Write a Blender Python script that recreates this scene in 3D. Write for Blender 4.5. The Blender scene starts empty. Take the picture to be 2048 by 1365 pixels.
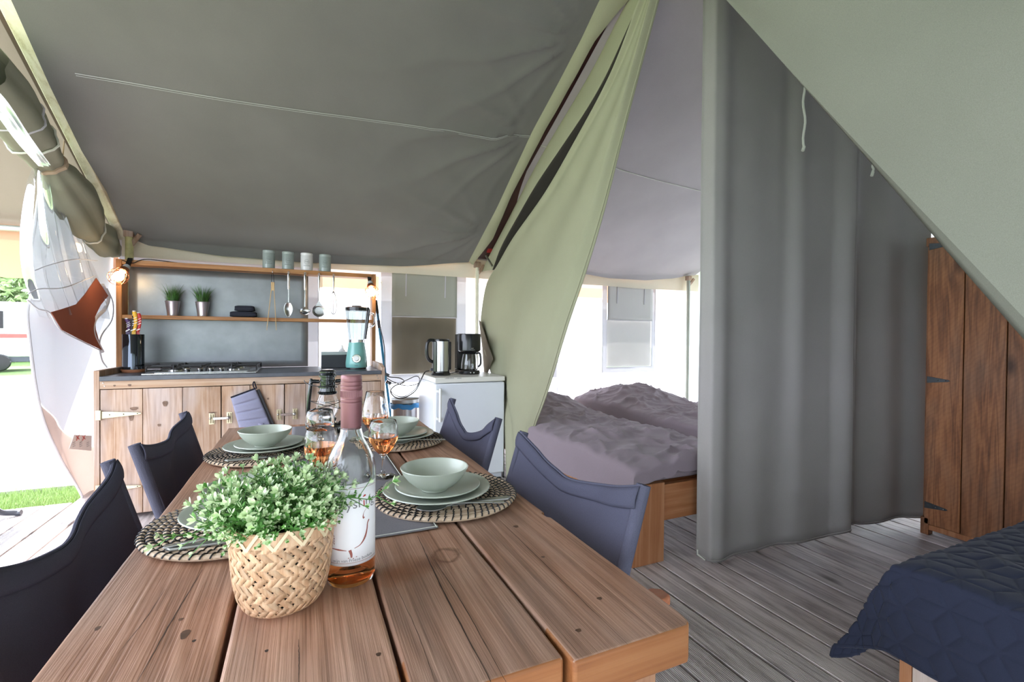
import bpy, bmesh, math, random
from mathutils import Vector, Matrix, noise
random.seed(7)
PI = math.pi
SC = bpy.context.scene
COL = SC.collection

# ------------------------------------------------------------------ camera
FPX = 933.03
YAW, PITCH, ROLL = math.radians(24.2268), math.radians(.67337), math.radians(.48936)
CAMH = 1.16
_r = Vector((math.cos(YAW), -math.sin(YAW), 0))
_f = Vector((math.sin(YAW)*math.cos(PITCH), math.cos(YAW)*math.cos(PITCH), -math.sin(PITCH)))
_u = _r.cross(_f)
CR = math.cos(ROLL)*_r + math.sin(ROLL)*_u
CU = -math.sin(ROLL)*_r + math.cos(ROLL)*_u
EYE = Vector((0, 0, CAMH))
cam_data = bpy.data.cameras.new('camera')
cam_data.sensor_width = 36
cam_data.lens = FPX/2048*36
cam_data.clip_start = .02
cam = bpy.data.objects.new('camera', cam_data)
COL.objects.link(cam)
cam.matrix_world = Matrix(((CR.x, CU.x, -_f.x, EYE.x), (CR.y, CU.y, -_f.y, EYE.y), (CR.z, CU.z, -_f.z, EYE.z), (0, 0, 0, 1)))
SC.camera = cam

# ------------------------------------------------------------------ light
w = bpy.data.worlds.new('world'); SC.world = w; w.use_nodes = True
wb = w.node_tree.nodes['Background']
wb.inputs['Color'].default_value = (.78, .86, 1, 1)
wb.inputs['Strength'].default_value = 4.5
sd = bpy.data.lights.new('sun', 'SUN'); sd.energy = 10; sd.angle = .01; sd.color = (1, .97, .92)
sun = bpy.data.objects.new('sun', sd); COL.objects.link(sun)
SUN_FROM = Vector((-.62, .52, .95)).normalized()
sun.rotation_euler = SUN_FROM.to_track_quat('Z', 'Y').to_euler()
SC.view_settings.view_transform = 'Standard'
SC.view_settings.look = 'None'
SC.view_settings.gamma = 1
SC.view_settings.use_curve_mapping = False
SC.view_settings.exposure = .9
SC.cycles.max_bounces = 14
SC.cycles.diffuse_bounces = 6
SC.cycles.transparent_max_bounces = 16
SC.cycles.use_denoising = True

# ------------------------------------------------------------------ sight lines -> real points in the room
def ray(x, y): return CR*((x-1024)/FPX) - CU*((y-682.5)/FPX) + _f
def onz(x, y, z): d = ray(x, y); return EYE + d*((z-CAMH)/d.z)
def onx(x, y, X): d = ray(x, y); return EYE + d*(X/d.x)
def ony(x, y, Y): d = ray(x, y); return EYE + d*(Y/d.y)
EAVE_Y, EAVE_Z, SLOPE = 4.4, 1.9, .49
def onroof(x, y, dz=0.):
    d = ray(x, y)      # z = EAVE_Z+dz+SLOPE*(EAVE_Y-Y)
    t = (EAVE_Z+dz+SLOPE*EAVE_Y-CAMH)/(d.z+SLOPE*d.y)
    return EYE + d*t
def roofz(y, dz=0.): return EAVE_Z+dz+SLOPE*(EAVE_Y-y)
def lerp(a, b, t): return a+(b-a)*t
def poly(pts, t):
    n = len(pts)-1
    t = min(max(t, 0), 1)*n
    i = min(int(t), n-1)
    return pts[i].lerp(pts[i+1], t-i)
def spline(pts, n):
    out = []
    P = [pts[0]*2-pts[1]] + list(pts) + [pts[-1]*2-pts[-2]]
    m = len(pts)-1
    for k in range(n+1):
        t = k/n*m; i = min(int(t), m-1); u = t-i
        a, b, c, d = P[i], P[i+1], P[i+2], P[i+3]
        out.append(.5*((2*b)+(c-a)*u+(2*a-5*b+4*c-d)*u*u+(3*b-a-3*c+d)*u**3))
    return out
def sm(a, b, x):
    t = min(max((x-a)/(b-a), 0), 1); return t*t*(3-2*t)
def V(*a): return Vector(a)
def nz(x, y, z=0.): return noise.noise(Vector((x, y, z)))

# ------------------------------------------------------------------ materials
def nodes(name):
    m = bpy.data.materials.new(name); m.use_nodes = True
    nt = m.node_tree; p = nt.nodes['Principled BSDF']
    return m, nt, p
def N(nt, t, **kw):
    n = nt.nodes.new(t)
    for k, v in kw.items():
        if k in n.inputs: n.inputs[k].default_value = v
        else: setattr(n, k, v)
    return n
def c4(c): return (c[0], c[1], c[2], 1)
def srgb(r, g, b):
    f = lambda c: (c/255/12.92) if c/255 <= .04045 else ((c/255+.055)/1.055)**2.4
    return (f(r), f(g), f(b))
def coords(nt, scale=(1, 1, 1), rnd=True):
    tc = N(nt, 'ShaderNodeTexCoord')
    src = tc.outputs['Object']
    if rnd:
        oi = N(nt, 'ShaderNodeObjectInfo')
        mu = N(nt, 'ShaderNodeMath', operation='MULTIPLY'); mu.inputs[1].default_value = 37.7
        nt.links.new(oi.outputs['Random'], mu.inputs[0])
        ad = N(nt, 'ShaderNodeVectorMath', operation='ADD')
        nt.links.new(src, ad.inputs[0]); nt.links.new(mu.outputs[0], ad.inputs[1])
        src = ad.outputs[0]
    mp = N(nt, 'ShaderNodeMapping'); mp.inputs['Scale'].default_value = scale
    nt.links.new(src, mp.inputs['Vector'])
    return mp.outputs[0]
def ramp(nt, fac, stops):
    r = N(nt, 'ShaderNodeValToRGB'); e = r.color_ramp.elements
    while len(e) < len(stops): e.new(.5)
    for el, (pos, c) in zip(e, stops): el.position = pos; el.color = c4(c)
    nt.links.new(fac, r.inputs[0]); return r.outputs[0]
def mixc(nt, fac, a, b, mode='MIX'):
    m = N(nt, 'ShaderNodeMix', data_type='RGBA', blend_type=mode)
    for v, i in ((fac, 0), (a, 6), (b, 7)):
        if isinstance(v, (int, float)): m.inputs[i].default_value = v
        elif isinstance(v, tuple): m.inputs[i].default_value = c4(v)
        else: nt.links.new(v, m.inputs[i])
    return m.outputs[2]
def bump(nt, h, p, st=.3, dist=.002):
    b = N(nt, 'ShaderNodeBump'); b.inputs['Strength'].default_value = st; b.inputs['Distance'].default_value = dist
    nt.links.new(h, b.inputs['Height']); nt.links.new(b.outputs[0], p.inputs['Normal'])
def plain(name, col, rough=.5, metal=0., var=.08, scale=8., coat=0., bumpst=0., spec=.5):
    m, nt, p = nodes(name)
    v = coords(nt, (scale,)*3)
    n = N(nt, 'ShaderNodeTexNoise', Scale=1., Detail=4.); nt.links.new(v, n.inputs['Vector'])
    c = ramp(nt, n.outputs[0], [(.3, tuple(x*(1-var) for x in col)), (.7, tuple(min(1, x*(1+var)) for x in col))])
    nt.links.new(c, p.inputs['Base Color'])
    p.inputs['Roughness'].default_value = rough; p.inputs['Metallic'].default_value = metal
    p.inputs['Coat Weight'].default_value = coat; p.inputs['Specular IOR Level'].default_value = spec
    if bumpst: bump(nt, n.outputs[0], p, bumpst)
    return m
def wood(name, dark, mid, light, axis=1, grain=1., rough=.6, knots=.5, grey=None, bst=.5, saw=0., groove=0., stain=None, cross=1.):
    """grain runs along the given local axis"""
    m, nt, p = nodes(name)
    def sc(a, l): s = [a]*3; s[axis] = l; return tuple(s)
    v = coords(nt, sc(1*grain, .07*grain))
    wv = N(nt, 'ShaderNodeTexNoise', Scale=9., Detail=3., Distortion=.4); nt.links.new(v, wv.inputs['Vector'])
    v2 = coords(nt, sc(1*grain, .012*grain))
    fine = N(nt, 'ShaderNodeTexNoise', Scale=230., Detail=4., Roughness=.6); nt.links.new(v2, fine.inputs['Vector'])
    v3 = coords(nt, sc(1*grain, .3*grain))
    big = N(nt, 'ShaderNodeTexNoise', Scale=5., Detail=4.); nt.links.new(v3, big.inputs['Vector'])
    # growth rings: a stretched band pattern bent by the broad noise
    rg = N(nt, 'ShaderNodeMath', operation='MULTIPLY'); rg.inputs[1].default_value = 42.; nt.links.new(wv.outputs[0], rg.inputs[0])
    sn = N(nt, 'ShaderNodeMath', operation='SINE'); nt.links.new(rg.outputs[0], sn.inputs[0])
    mr = N(nt, 'ShaderNodeMapRange'); mr.inputs[1].default_value = -1; nt.links.new(sn.outputs[0], mr.inputs[0])
    a = N(nt, 'ShaderNodeMix', data_type='FLOAT'); a.inputs[0].default_value = .68
    nt.links.new(mr.outputs[0], a.inputs[2]); nt.links.new(fine.outputs[0], a.inputs[3])
    pat = N(nt, 'ShaderNodeTexNoise', Scale=11., Detail=6., Roughness=.65); nt.links.new(v3, pat.inputs['Vector'])
    ab = N(nt, 'ShaderNodeMix', data_type='FLOAT'); ab.inputs[0].default_value = .45
    nt.links.new(a.outputs[0], ab.inputs[2]); nt.links.new(pat.outputs[0], ab.inputs[3])
    c = ramp(nt, ab.outputs[0], [(.27, dark), (.47, mid), (.68, light)])
    if grey:
        gf = ramp(nt, big.outputs[0], [(.42, (0, 0, 0)), (.66, (1, 1, 1))])
        gm = N(nt, 'ShaderNodeMath', operation='MULTIPLY'); gm.inputs[1].default_value = .75; nt.links.new(gf, gm.inputs[0])
        gc = mixc(nt, a.outputs[0], tuple(x*.62 for x in grey), tuple(min(1, x*1.25) for x in grey))
        c = mixc(nt, gm.outputs[0], c, gc)
    if knots:
        v4 = coords(nt, sc(1., .42))
        vo = N(nt, 'ShaderNodeTexVoronoi', Scale=5.5); nt.links.new(v4, vo.inputs['Vector'])
        kf = ramp(nt, vo.outputs['Distance'], [(.05, (1, 1, 1)), (.17, (0, 0, 0))])
        km = N(nt, 'ShaderNodeMath', operation='MULTIPLY'); km.inputs[1].default_value = knots; nt.links.new(kf, km.inputs[0])
        c = mixc(nt, km.outputs[0], c, tuple(x*.32 for x in dark))
    if saw:   # slanting circular-saw marks
        v5 = coords(nt, (1, 1, 1), False)
        sw = N(nt, 'ShaderNodeTexWave', Scale=22., Distortion=5., Detail=3., bands_direction='DIAGONAL'); nt.links.new(v5, sw.inputs['Vector'])
        sf = ramp(nt, sw.outputs[0], [(.0, (1-saw,)*3), (.7, (1, 1, 1))])
        c = mixc(nt, 1., c, sf, 'MULTIPLY')
    oi = N(nt, 'ShaderNodeObjectInfo')
    tone = N(nt, 'ShaderNodeMapRange'); tone.inputs[3].default_value = .8; tone.inputs[4].default_value = 1.2; nt.links.new(oi.outputs['Random'], tone.inputs[0])
    c = mixc(nt, 1., c, tone.outputs[0], 'MULTIPLY')
    if stain:
        for (sx, sy, r0, r1, amt, colr) in stain:
            tc = N(nt, 'ShaderNodeTexCoord')
            nn = N(nt, 'ShaderNodeTexNoise', Scale=30., Detail=3.); nt.links.new(tc.outputs['Object'], nn.inputs['Vector'])
            off = N(nt, 'ShaderNodeVectorMath', operation='MULTIPLY_ADD'); off.inputs[1].default_value = (.03, .03, 0); off.inputs[2].default_value = (-sx-.015, -sy-.015, 0)
            nt.links.new(nn.outputs[1], off.inputs[0])
            ad = N(nt, 'ShaderNodeVectorMath', operation='ADD'); nt.links.new(tc.outputs['Object'], ad.inputs[0]); nt.links.new(off.outputs[0], ad.inputs[1])
            fl = N(nt, 'ShaderNodeVectorMath', operation='MULTIPLY'); fl.inputs[1].default_value = (1, 1, 0); nt.links.new(ad.outputs[0], fl.inputs[0])
            ln = N(nt, 'ShaderNodeVectorMath', operation='LENGTH'); nt.links.new(fl.outputs[0], ln.inputs[0])
            if r0 > 0: st = [(0, (0, 0, 0)), (r0/.2, (0, 0, 0)), ((r0+r1)/.4, (amt,)*3), (r1/.2, (0, 0, 0))]
            else: st = [(0, (amt,)*3), (r1*.5/.2, (amt*.8,)*3), (r1/.2, (0, 0, 0))]
            sc5 = N(nt, 'ShaderNodeMath', operation='MULTIPLY'); sc5.inputs[1].default_value = 5.; nt.links.new(ln.outputs['Value'], sc5.inputs[0])
            c = mixc(nt, ramp(nt, sc5.outputs[0], st), c, colr)
    nt.links.new(c, p.inputs['Base Color'])
    p.inputs['Roughness'].default_value = rough
    p.inputs['Specular IOR Level'].default_value = .35
    h = a.outputs[0]
    if groove:
        v6 = coords(nt, (1, 1, 1), False)
        gw = N(nt, 'ShaderNodeTexWave', Scale=groove, bands_direction='X'); nt.links.new(v6, gw.inputs['Vector'])
        hm = N(nt, 'ShaderNodeMath', operation='MULTIPLY_ADD'); hm.inputs[1].default_value = 1.3; nt.links.new(gw.outputs[0], hm.inputs[0]); nt.links.new(h, hm.inputs[2])
        h = hm.outputs[0]
        gc_ = ramp(nt, gw.outputs[0], [(.0, (.72,)*3), (.4, (1, 1, 1))]); c = mixc(nt, 1., c, gc_, 'MULTIPLY'); nt.links.new(c, p.inputs['Base Color'])
    bump(nt, h, p, bst, .002)
    return m
def cloth(name, col, transl=0., rough=.9, weave=900., var=.06, bst=.25, tcol=None, sheen=0., rib=None):
    m, nt, p = nodes(name)
    v = coords(nt, (1, 1, 1), False)
    n = N(nt, 'ShaderNodeTexNoise', Scale=3., Detail=5.); nt.links.new(v, n.inputs['Vector'])
    c = ramp(nt, n.outputs[0], [(.3, tuple(x*(1-var) for x in col)), (.7, tuple(min(1, x*(1+var)) for x in col))])
    fn = N(nt, 'ShaderNodeTexNoise', Scale=weave, Detail=1.); nt.links.new(v, fn.inputs['Vector'])
    cf = ramp(nt, fn.outputs[0], [(.25, (.82,)*3), (.75, (1, 1, 1))])
    c = mixc(nt, 1., c, cf, 'MULTIPLY')
    nt.links.new(c, p.inputs['Base Color'])
    p.inputs['Roughness'].default_value = rough; p.inputs['Specular IOR Level'].default_value = .06
    p.inputs['Sheen Weight'].default_value = sheen
    h = fn.outputs[0]
    if rib:
        wv = N(nt, 'ShaderNodeTexWave', Scale=rib[1], bands_direction=rib[0]); nt.links.new(v, wv.inputs['Vector'])
        hm = N(nt, 'ShaderNodeMath', operation='MULTIPLY_ADD'); hm.inputs[1].default_value = 2.; nt.links.new(wv.outputs[0], hm.inputs[0]); nt.links.new(h, hm.inputs[2]); h = hm.outputs[0]
    bump(nt, h, p, bst, .001)
    if transl:
        t = N(nt, 'ShaderNodeBsdfTranslucent'); t.inputs[0].default_value = c4(tcol or col)
        mx = N(nt, 'ShaderNodeMixShader'); mx.inputs[0].default_value = transl
        nt.links.new(p.outputs[0], mx.inputs[1]); nt.links.new(t.outputs[0], mx.inputs[2])
        nt.links.new(mx.outputs[0], nt.nodes['Material Output'].inputs[0])
    return m
def glass(name, col=(1, 1, 1), rough=0., ior=1.45):
    m, nt, p = nodes(name)
    p.inputs['Base Color'].default_value = c4(col); p.inputs['Roughness'].default_value = rough
    p.inputs['IOR'].default_value = ior; p.inputs['Transmission Weight'].default_value = 1
    return m
def film(name, col=(1, 1, 1), rough=.06, base=.06, haze=0., hcol=(.9, .9, .9), k=.9):
    """thin clear sheet: see-through with a gloss that grows at grazing angles"""
    m, nt, p = nodes(name)
    tr = N(nt, 'ShaderNodeBsdfTransparent'); tr.inputs[0].default_value = c4(col)
    gl = N(nt, 'ShaderNodeBsdfGlossy'); gl.inputs['Roughness'].default_value = rough
    fr = N(nt, 'ShaderNodeFresnel'); fr.inputs[0].default_value = 1.5
    ad = N(nt, 'ShaderNodeMath', operation='MULTIPLY_ADD'); ad.inputs[1].default_value = k; ad.inputs[2].default_value = base
    nt.links.new(fr.outputs[0], ad.inputs[0])
    mx = N(nt, 'ShaderNodeMixShader'); nt.links.new(ad.outputs[0], mx.inputs[0])
    nt.links.new(tr.outputs[0], mx.inputs[1]); nt.links.new(gl.outputs[0], mx.inputs[2])
    out = mx.outputs[0]
    if haze:
        d = N(nt, 'ShaderNodeBsdfDiffuse'); d.inputs[0].default_value = c4(hcol)
        m2 = N(nt, 'ShaderNodeMixShader'); m2.inputs[0].default_value = haze
        nt.links.new(out, m2.inputs[1]); nt.links.new(d.outputs[0], m2.inputs[2]); out = m2.outputs[0]
    nt.links.new(out, nt.nodes['Material Output'].inputs[0])
    return m
def emit(name, col, st):
    m, nt, p = nodes(name)
    p.inputs['Emission Color'].default_value = c4(col); p.inputs['Emission Strength'].default_value = st
    p.inputs['Base Color'].default_value = c4(col)
    return m

# ------------------------------------------------------------------ mesh building
class MB:
    def __init__(s): s.v = []; s.f = []; s.mi = []
    def add(s, vs, fs, mi=0):
        o = len(s.v); s.v += [Vector(x) for x in vs]
        s.f += [tuple(i+o for i in f) for f in fs]; s.mi += [mi]*len(fs); return s
    def box(s, a, b, mi=0):
        x0, y0, z0 = a; x1, y1, z1 = b
        return s.add([(x0, y0, z0), (x1, y0, z0), (x1, y1, z0), (x0, y1, z0), (x0, y0, z1), (x1, y0, z1), (x1, y1, z1), (x0, y1, z1)],
                     [(0, 3, 2, 1), (4, 5, 6, 7), (0, 1, 5, 4), (1, 2, 6, 5), (2, 3, 7, 6), (3, 0, 4, 7)], mi)
    def bar(s, a, b, wd, th, up=(0, 0, 1), mi=0):
        a, b = Vector(a), Vector(b); d = (b-a).normalized(); up = Vector(up)
        sx = d.cross(up)
        if sx.length < 1e-4: sx = d.cross(Vector((1, 0, 0)))
        sx.normalize(); sy = sx.cross(d).normalized(); sx *= wd/2; sy *= th/2
        return s.add([a-sx-sy, a+sx-sy, a+sx+sy, a-sx+sy, b-sx-sy, b+sx-sy, b+sx+sy, b-sx+sy],
                     [(0, 3, 2, 1), (4, 5, 6, 7), (0, 1, 5, 4), (1, 2, 6, 5), (2, 3, 7, 6), (3, 0, 4, 7)], mi)
    def tube(s, pts, r, seg=8, closed=False, cap=True, mi=0, flat=None):
        pts = [Vector(p) for p in pts]; n = len(pts); vs = []; prev = None
        for i, p in enumerate(pts):
            if closed: d = pts[(i+1) % n]-pts[i-1]
            else: d = pts[min(i+1, n-1)]-pts[max(i-1, 0)]
            d = d.normalized() if d.length > 1e-9 else Vector((0, 0, 1))
            if prev is None:
                a = d.cross(Vector((0, 0, 1)))
                if a.length < .1: a = d.cross(Vector((1, 0, 0)))
            else: a = prev - d*prev.dot(d)
            a.normalize(); prev = a; b = d.cross(a)
            rr = r[i] if isinstance(r, (list, tuple)) else r
            for k in range(seg):
                t = 2*PI*k/seg; vs.append(p + a*math.cos(t)*rr + b*math.sin(t)*rr*(flat or 1))
        fs = []
        for i in range(n if closed else n-1):
            j = (i+1) % n
            for k in range(seg): l = (k+1) % seg; fs.append((i*seg+k, i*seg+l, j*seg+l, j*seg+k))
        if cap and not closed:
            fs.append(tuple(range(seg))[::-1]); fs.append(tuple((n-1)*seg+k for k in range(seg)))
        return s.add(vs, fs, mi)
    def lathe(s, prof, c=(0, 0, 0), seg=32, mi=0, sx=1., sy=1., a0=0., a1=2*PI):
        c = Vector(c); full = abs(a1-a0-2*PI) < 1e-6; n = seg if full else seg+1; vs = []; rows = []
        for (r, z) in prof:
            if r < 1e-6 and full: rows.append([len(vs)]); vs.append(c+V(0, 0, z))
            else:
                row = []
                for k in range(n):
                    t = a0+(a1-a0)*k/seg; row.append(len(vs)); vs.append(c+V(r*sx*math.cos(t), r*sy*math.sin(t), z))
                rows.append(row)
        fs = []
        for A, B in zip(rows, rows[1:]):
            for k in range(seg):
                l = (k+1) % n
                if len(A) == 1 and len(B) == 1: continue
                if len(A) == 1: fs.append((A[0], B[l], B[k]))
                elif len(B) == 1: fs.append((A[k], A[l], B[0]))
                else: fs.append((A[k], A[l], B[l], B[k]))
        return s.add(vs, fs, mi)
    def grid(s, fn, nu, nv, mi=0, closeu=False):
        vs = [fn(i/nu, j/nv) for j in range(nv+1) for i in range(nu+1)]
        fs = [(j*(nu+1)+i, j*(nu+1)+i+1, (j+1)*(nu+1)+i+1, (j+1)*(nu+1)+i) for j in range(nv) for i in range(nu)]
        return s.add(vs, fs, mi)
    def prism(s, pts, off, mi=0):
        pts = [Vector(p) for p in pts]; off = Vector(off); n = len(pts)
        fs = [tuple(range(n))[::-1], tuple(range(n, 2*n))] + [(i, (i+1) % n, n+(i+1) % n, n+i) for i in range(n)]
        return s.add(pts+[p+off for p in pts], fs, mi)
    def sphere(s, c, r, seg=16, rings=10, mi=0, sx=1., sy=1., sz=1.):
        prof = [(r*math.sin(PI*i/rings), -r*sz*math.cos(PI*i/rings)) for i in range(rings+1)]
        prof[0] = (0, prof[0][1]); prof[-1] = (0, prof[-1][1])
        return s.lathe(prof, c, seg, mi, sx, sy)
    def xf(s, M):
        s.v = [M @ v for v in s.v]; return s
    def build(s, name, mats, root=None, smooth=True, bevel=0., solid=0., sub=0, ang=35, bseg=2, soff=0.):
        loc = root.matrix_world.translation if root else Vector((0, 0, 0))
        if root is not None: loc = WLOC.get(root.name, Vector((0, 0, 0)))
        me = bpy.data.meshes.new(name)
        me.from_pydata([v-loc for v in s.v], [], s.f)
        if not isinstance(mats, (list, tuple)): mats = [mats]
        for m in mats: me.materials.append(m)
        if len(mats) > 1: me.polygons.foreach_set('material_index', s.mi)
        bm = bmesh.new(); bm.from_mesh(me); bmesh.ops.recalc_face_normals(bm, faces=bm.faces); bm.to_mesh(me); bm.free()
        if smooth:
            me.polygons.foreach_set('use_smooth', [True]*len(me.polygons))
            me.set_sharp_from_angle(angle=math.radians(ang))
        o = bpy.data.objects.new(name, me); COL.objects.link(o)
        if root is not None: o.parent = root
        WLOC[o.name] = loc
        if bevel:
            b = o.modifiers.new('bevel', 'BEVEL'); b.width = bevel; b.segments = bseg; b.limit_method = 'ANGLE'; b.angle_limit = math.radians(40)
        if solid:
            b = o.modifiers.new('solid', 'SOLIDIFY'); b.thickness = solid; b.offset = soff
        if sub:
            b = o.modifiers.new('sub', 'SUBSURF'); b.levels = sub; b.render_levels = sub
        return o
WLOC = {}
def tag(o, label=None, cat=None, group=None, kind=None):
    if label: o['label'] = label
    if cat: o['category'] = cat
    if group: o['group'] = group
    if kind: o['kind'] = kind
    return o
def thing(name, label, cat, loc=(0, 0, 0), group=None):
    o = bpy.data.objects.new(name, None); COL.objects.link(o); o.location = loc; o.empty_display_size = .05
    WLOC[o.name] = Vector(loc)
    return tag(o, label, cat, group)
def struct(o): o['kind'] = 'structure'; return o
def struct_empty(name, loc=(0, 0, 0)):
    o = bpy.data.objects.new(name, None); COL.objects.link(o); o.location = loc; WLOC[o.name] = Vector(loc); o['kind'] = 'structure'; return o
def dup(root, loc, rotz=0, label=None, group=None):
    r = root.copy(); COL.objects.link(r); r.location = loc; r.rotation_euler = (0, 0, rotz)
    if label: r['label'] = label
    if group: r['group'] = group
    for ch in list(root.children):
        c = ch.copy(); COL.objects.link(c); c.parent = r
        for g in list(ch.children):
            d = g.copy(); COL.objects.link(d); d.parent = c
    return r
def copy_part(o, loc, rotz=0., rot=None):
    c = o.copy(); COL.objects.link(c); c.location = loc; c.rotation_euler = rot or (0, 0, rotz); return c
def text_tris(txt, size):
    cu = bpy.data.curves.new('t', 'FONT'); cu.body = txt; cu.size = size; cu.align_x = 'CENTER'; cu.align_y = 'CENTER'; cu.resolution_u = 3
    o = bpy.data.objects.new('t', cu); COL.objects.link(o)
    me = bpy.data.meshes.new_from_object(o.evaluated_get(bpy.context.evaluated_depsgraph_get()))
    bm = bmesh.new(); bm.from_mesh(me); bmesh.ops.triangulate(bm, faces=bm.faces)
    vs = [v.co.copy() for v in bm.verts]; bm.verts.index_update(); fs = [tuple(v.index for v in f.verts) for f in bm.faces]; bm.free()
    bpy.data.objects.remove(o); bpy.data.curves.remove(cu); bpy.data.meshes.remove(me)
    return vs, fs

# ------------------------------------------------------------------ shared materials
M = {}
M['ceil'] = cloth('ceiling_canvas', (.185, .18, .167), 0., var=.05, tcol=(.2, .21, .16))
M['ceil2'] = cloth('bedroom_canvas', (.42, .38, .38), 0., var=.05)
M['drape'] = cloth('partition_canvas', (.36, .355, .245), .0, var=.04)
M['sheet'] = cloth('cabin_canvas', (.225, .228, .185), .0, var=.04, weave=500)
M['curtain'] = cloth('curtain_cotton', (.34, .32, .305), .0, var=.05)
M['white'] = cloth('white_canvas', (.86, .85, .85), .55, var=.02, tcol=(.9, .9, .95))
M['lilac'] = cloth('white_double_canvas', (.62, .60, .63), .10, var=.02, tcol=(.7, .7, .75))
M['cream'] = cloth('cream_valance', (.80, .72, .58), .10, var=.03, tcol=(.85, .74, .55))
M['flap'] = cloth('window_flap', (.42, .42, .36), .05, var=.04)
M['taupe'] = cloth('taupe_flap', (.2, .17, .125), .03, var=.12)
M['flap2'] = cloth('bedroom_window_flap', (.62, .60, .58), .08, var=.03)
M['outer'] = cloth('outer_roof_canvas', (.235, .2, .17), .04, var=.03, tcol=(.5, .4, .3))
M['peach'] = cloth('peach_canvas', (.42, .27, .185), .16, var=.03, tcol=(.8, .42, .24))
M['terra'] = cloth('terracotta_canvas', (.38, .13, .085), .2, var=.08)
M['olive'] = cloth('olive_canvas', (.27, .265, .20), .0, var=.08)
M['webbing'] = cloth('beige_webbing', (.48, .36, .26), .0)
M['vinyl'] = film('clear_vinyl', (.97, .98, .98), .05, .03, .05)
M['vinylw'] = film('window_vinyl', (.9, .9, .9), .14, .0, k=.45)
M['deck'] = wood('deck_wood', (.17, .132, .12), (.53, .455, .435), (.74, .66, .64), 1, 1.4, .5, .85, (.50, .44, .435), .8, groove=42.)
M['table'] = wood('table_wood', (.17, .08, .045), (.34, .172, .105), (.48, .275, .185), 1, 1.3, .55, .6, (.39, .265, .205), .8,
                  stain=[(.231-.105, .785-1.32, .016, .03, .8, (.11, .045, .022)), (.165-.105, .765-1.32, 0, .045, .6, (.2, .075, .03)), (.198-.105, .772-1.32, 0, .03, .6, (.13, .05, .025)), (.135-.105, .752-1.32, 0, .035, .6, (.25, .085, .03))])
M['tableend'] = wood('table_end_grain', (.20, .065, .02), (.30, .11, .034), (.37, .155, .056), 0, 1., .6, .1, None, .3)
M['leg'] = wood('table_leg_wood', (.2, .075, .03), (.34, .14, .06), (.42, .2, .1), 2, 1., .55, .4, (.3, .19, .12))
M['cab'] = wood('cabinet_wood', (.21, .11, .06), (.34, .215, .14), (.42, .30, .225), 2, 1.4, .6, .75, (.38, .315, .30), .35)
M['cabh'] = wood('cabinet_rail_wood', (.26, .14, .075), (.42, .26, .16), (.5, .36, .25), 0, .9, .6, .75, (.5, .41, .35), .35)
M['shelf'] = wood('shelf_wood', (.17, .068, .022), (.29, .13, .046), (.38, .2, .085), 0, 1., .5, .6, None, .35)
M['shelfv'] = wood('shelf_post_wood', (.17, .068, .022), (.29, .13, .046), (.38, .2, .085), 2, 1., .5, .6, None, .35)
M['ward'] = wood('wardrobe_wood', (.075, .027, .01), (.20, .075, .028), (.30, .125, .05), 2, 1.8, .55, .8, (.2, .1, .055), .5, saw=.08)
M['bed'] = wood('bed_wood', (.26, .09, .035), (.37, .15, .06), (.44, .21, .1), 0, .8, .5, .5, None, .25)
M['bedv'] = wood('bed_leg_wood', (.24, .085, .033), (.34, .14, .058), (.41, .2, .1), 2, .8, .5, .8, None, .25)
M['pale'] = wood('pale_bed_wood', (.34, .25, .19), (.47, .37, .3), (.55, .46, .4), 2, .8, .6, .5, None, .3)
M['pole'] = wood('pole_wood', (.5, .42, .24), (.72, .66, .48), (.8, .75, .6), 1, .7, .5, .5, None, .2)
M['brown'] = plain('brown_batten', (.085, .05, .035), .6)
M['armrest'] = wood('armrest_wood', (.3, .085, .035), (.4, .13, .06), (.46, .18, .09), 0, 1., .4, .1, None, .1)
M['sling'] = cloth('sling_canvas', (.088, .088, .125), 0., weave=700, var=.05, bst=.6)
M['slingrib'] = cloth('sling_ribbed', (.10, .10, .14), 0., weave=700, bst=.9)
M['steel'] = plain('brushed_steel', (.52, .52, .52), .24, 1., .05)
M['steeld'] = plain('dull_steel', (.42, .43, .42), .38, 1., .12)
M['chrome'] = plain('chrome', (.75, .75, .75), .08, 1., .02)
M['zinc'] = plain('galvanised_sheet', (.225, .24, .255), .4, .5, .10, 9., bumpst=.03)
M['brass'] = plain('zinc_hinge', (.50, .45, .32), .35, .8, .15, 40)
M['black'] = plain('black_plastic', (.012, .012, .014), .18, 0, .02)
M['blackm'] = plain('black_enamel', (.012, .014, .016), .12, .1, .02, coat=.5)
M['iron'] = plain('cast_iron', (.02, .02, .022), .45, .2, .1)
M['darkmetal'] = plain('dark_hinge_metal', (.06, .065, .07), .45, .7, .2, 60)
M['worktop'] = plain('slate_worktop', (.062, .068, .085), .38, 0, .18, 20., spec=.5)
M['sage'] = plain('sage_stoneware', (.42, .455, .385), .32, 0, .03, 6., coat=.15)
M['seagrass'] = wood('seagrass', (.34, .23, .15), (.55, .41, .29), (.68, .54, .41), 0, 3., .7, 0, None, .6)
M['stitch'] = plain('black_stitch', (.012, .012, .014), .6)
M['runner'] = cloth('grey_runner', (.22, .21, .225), 0., weave=600, bst=.5)
M['clear'] = glass('clear_glass')
M['jugglass'] = glass('jug_glass', (.62, .66, .66))
M['bottleglass'] = glass('bottle_glass', (.97, .99, .97))
M['wine'] = glass('rose_wine', (1., .40, .15), 0., 1.34)
M['foil'] = plain('mauve_foil', (.20, .085, .09), .38, .35, .05)
M['paper'] = plain('label_paper', (.82, .80, .82), .7, 0, .01)
M['inkg'] = plain('grey_ink', (.2, .19, .2), .7)
M['inkr'] = plain('red_ink', (.45, .03, .03), .7)
M['inkb'] = plain('rust_ink', (.3, .09, .07), .7)
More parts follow.
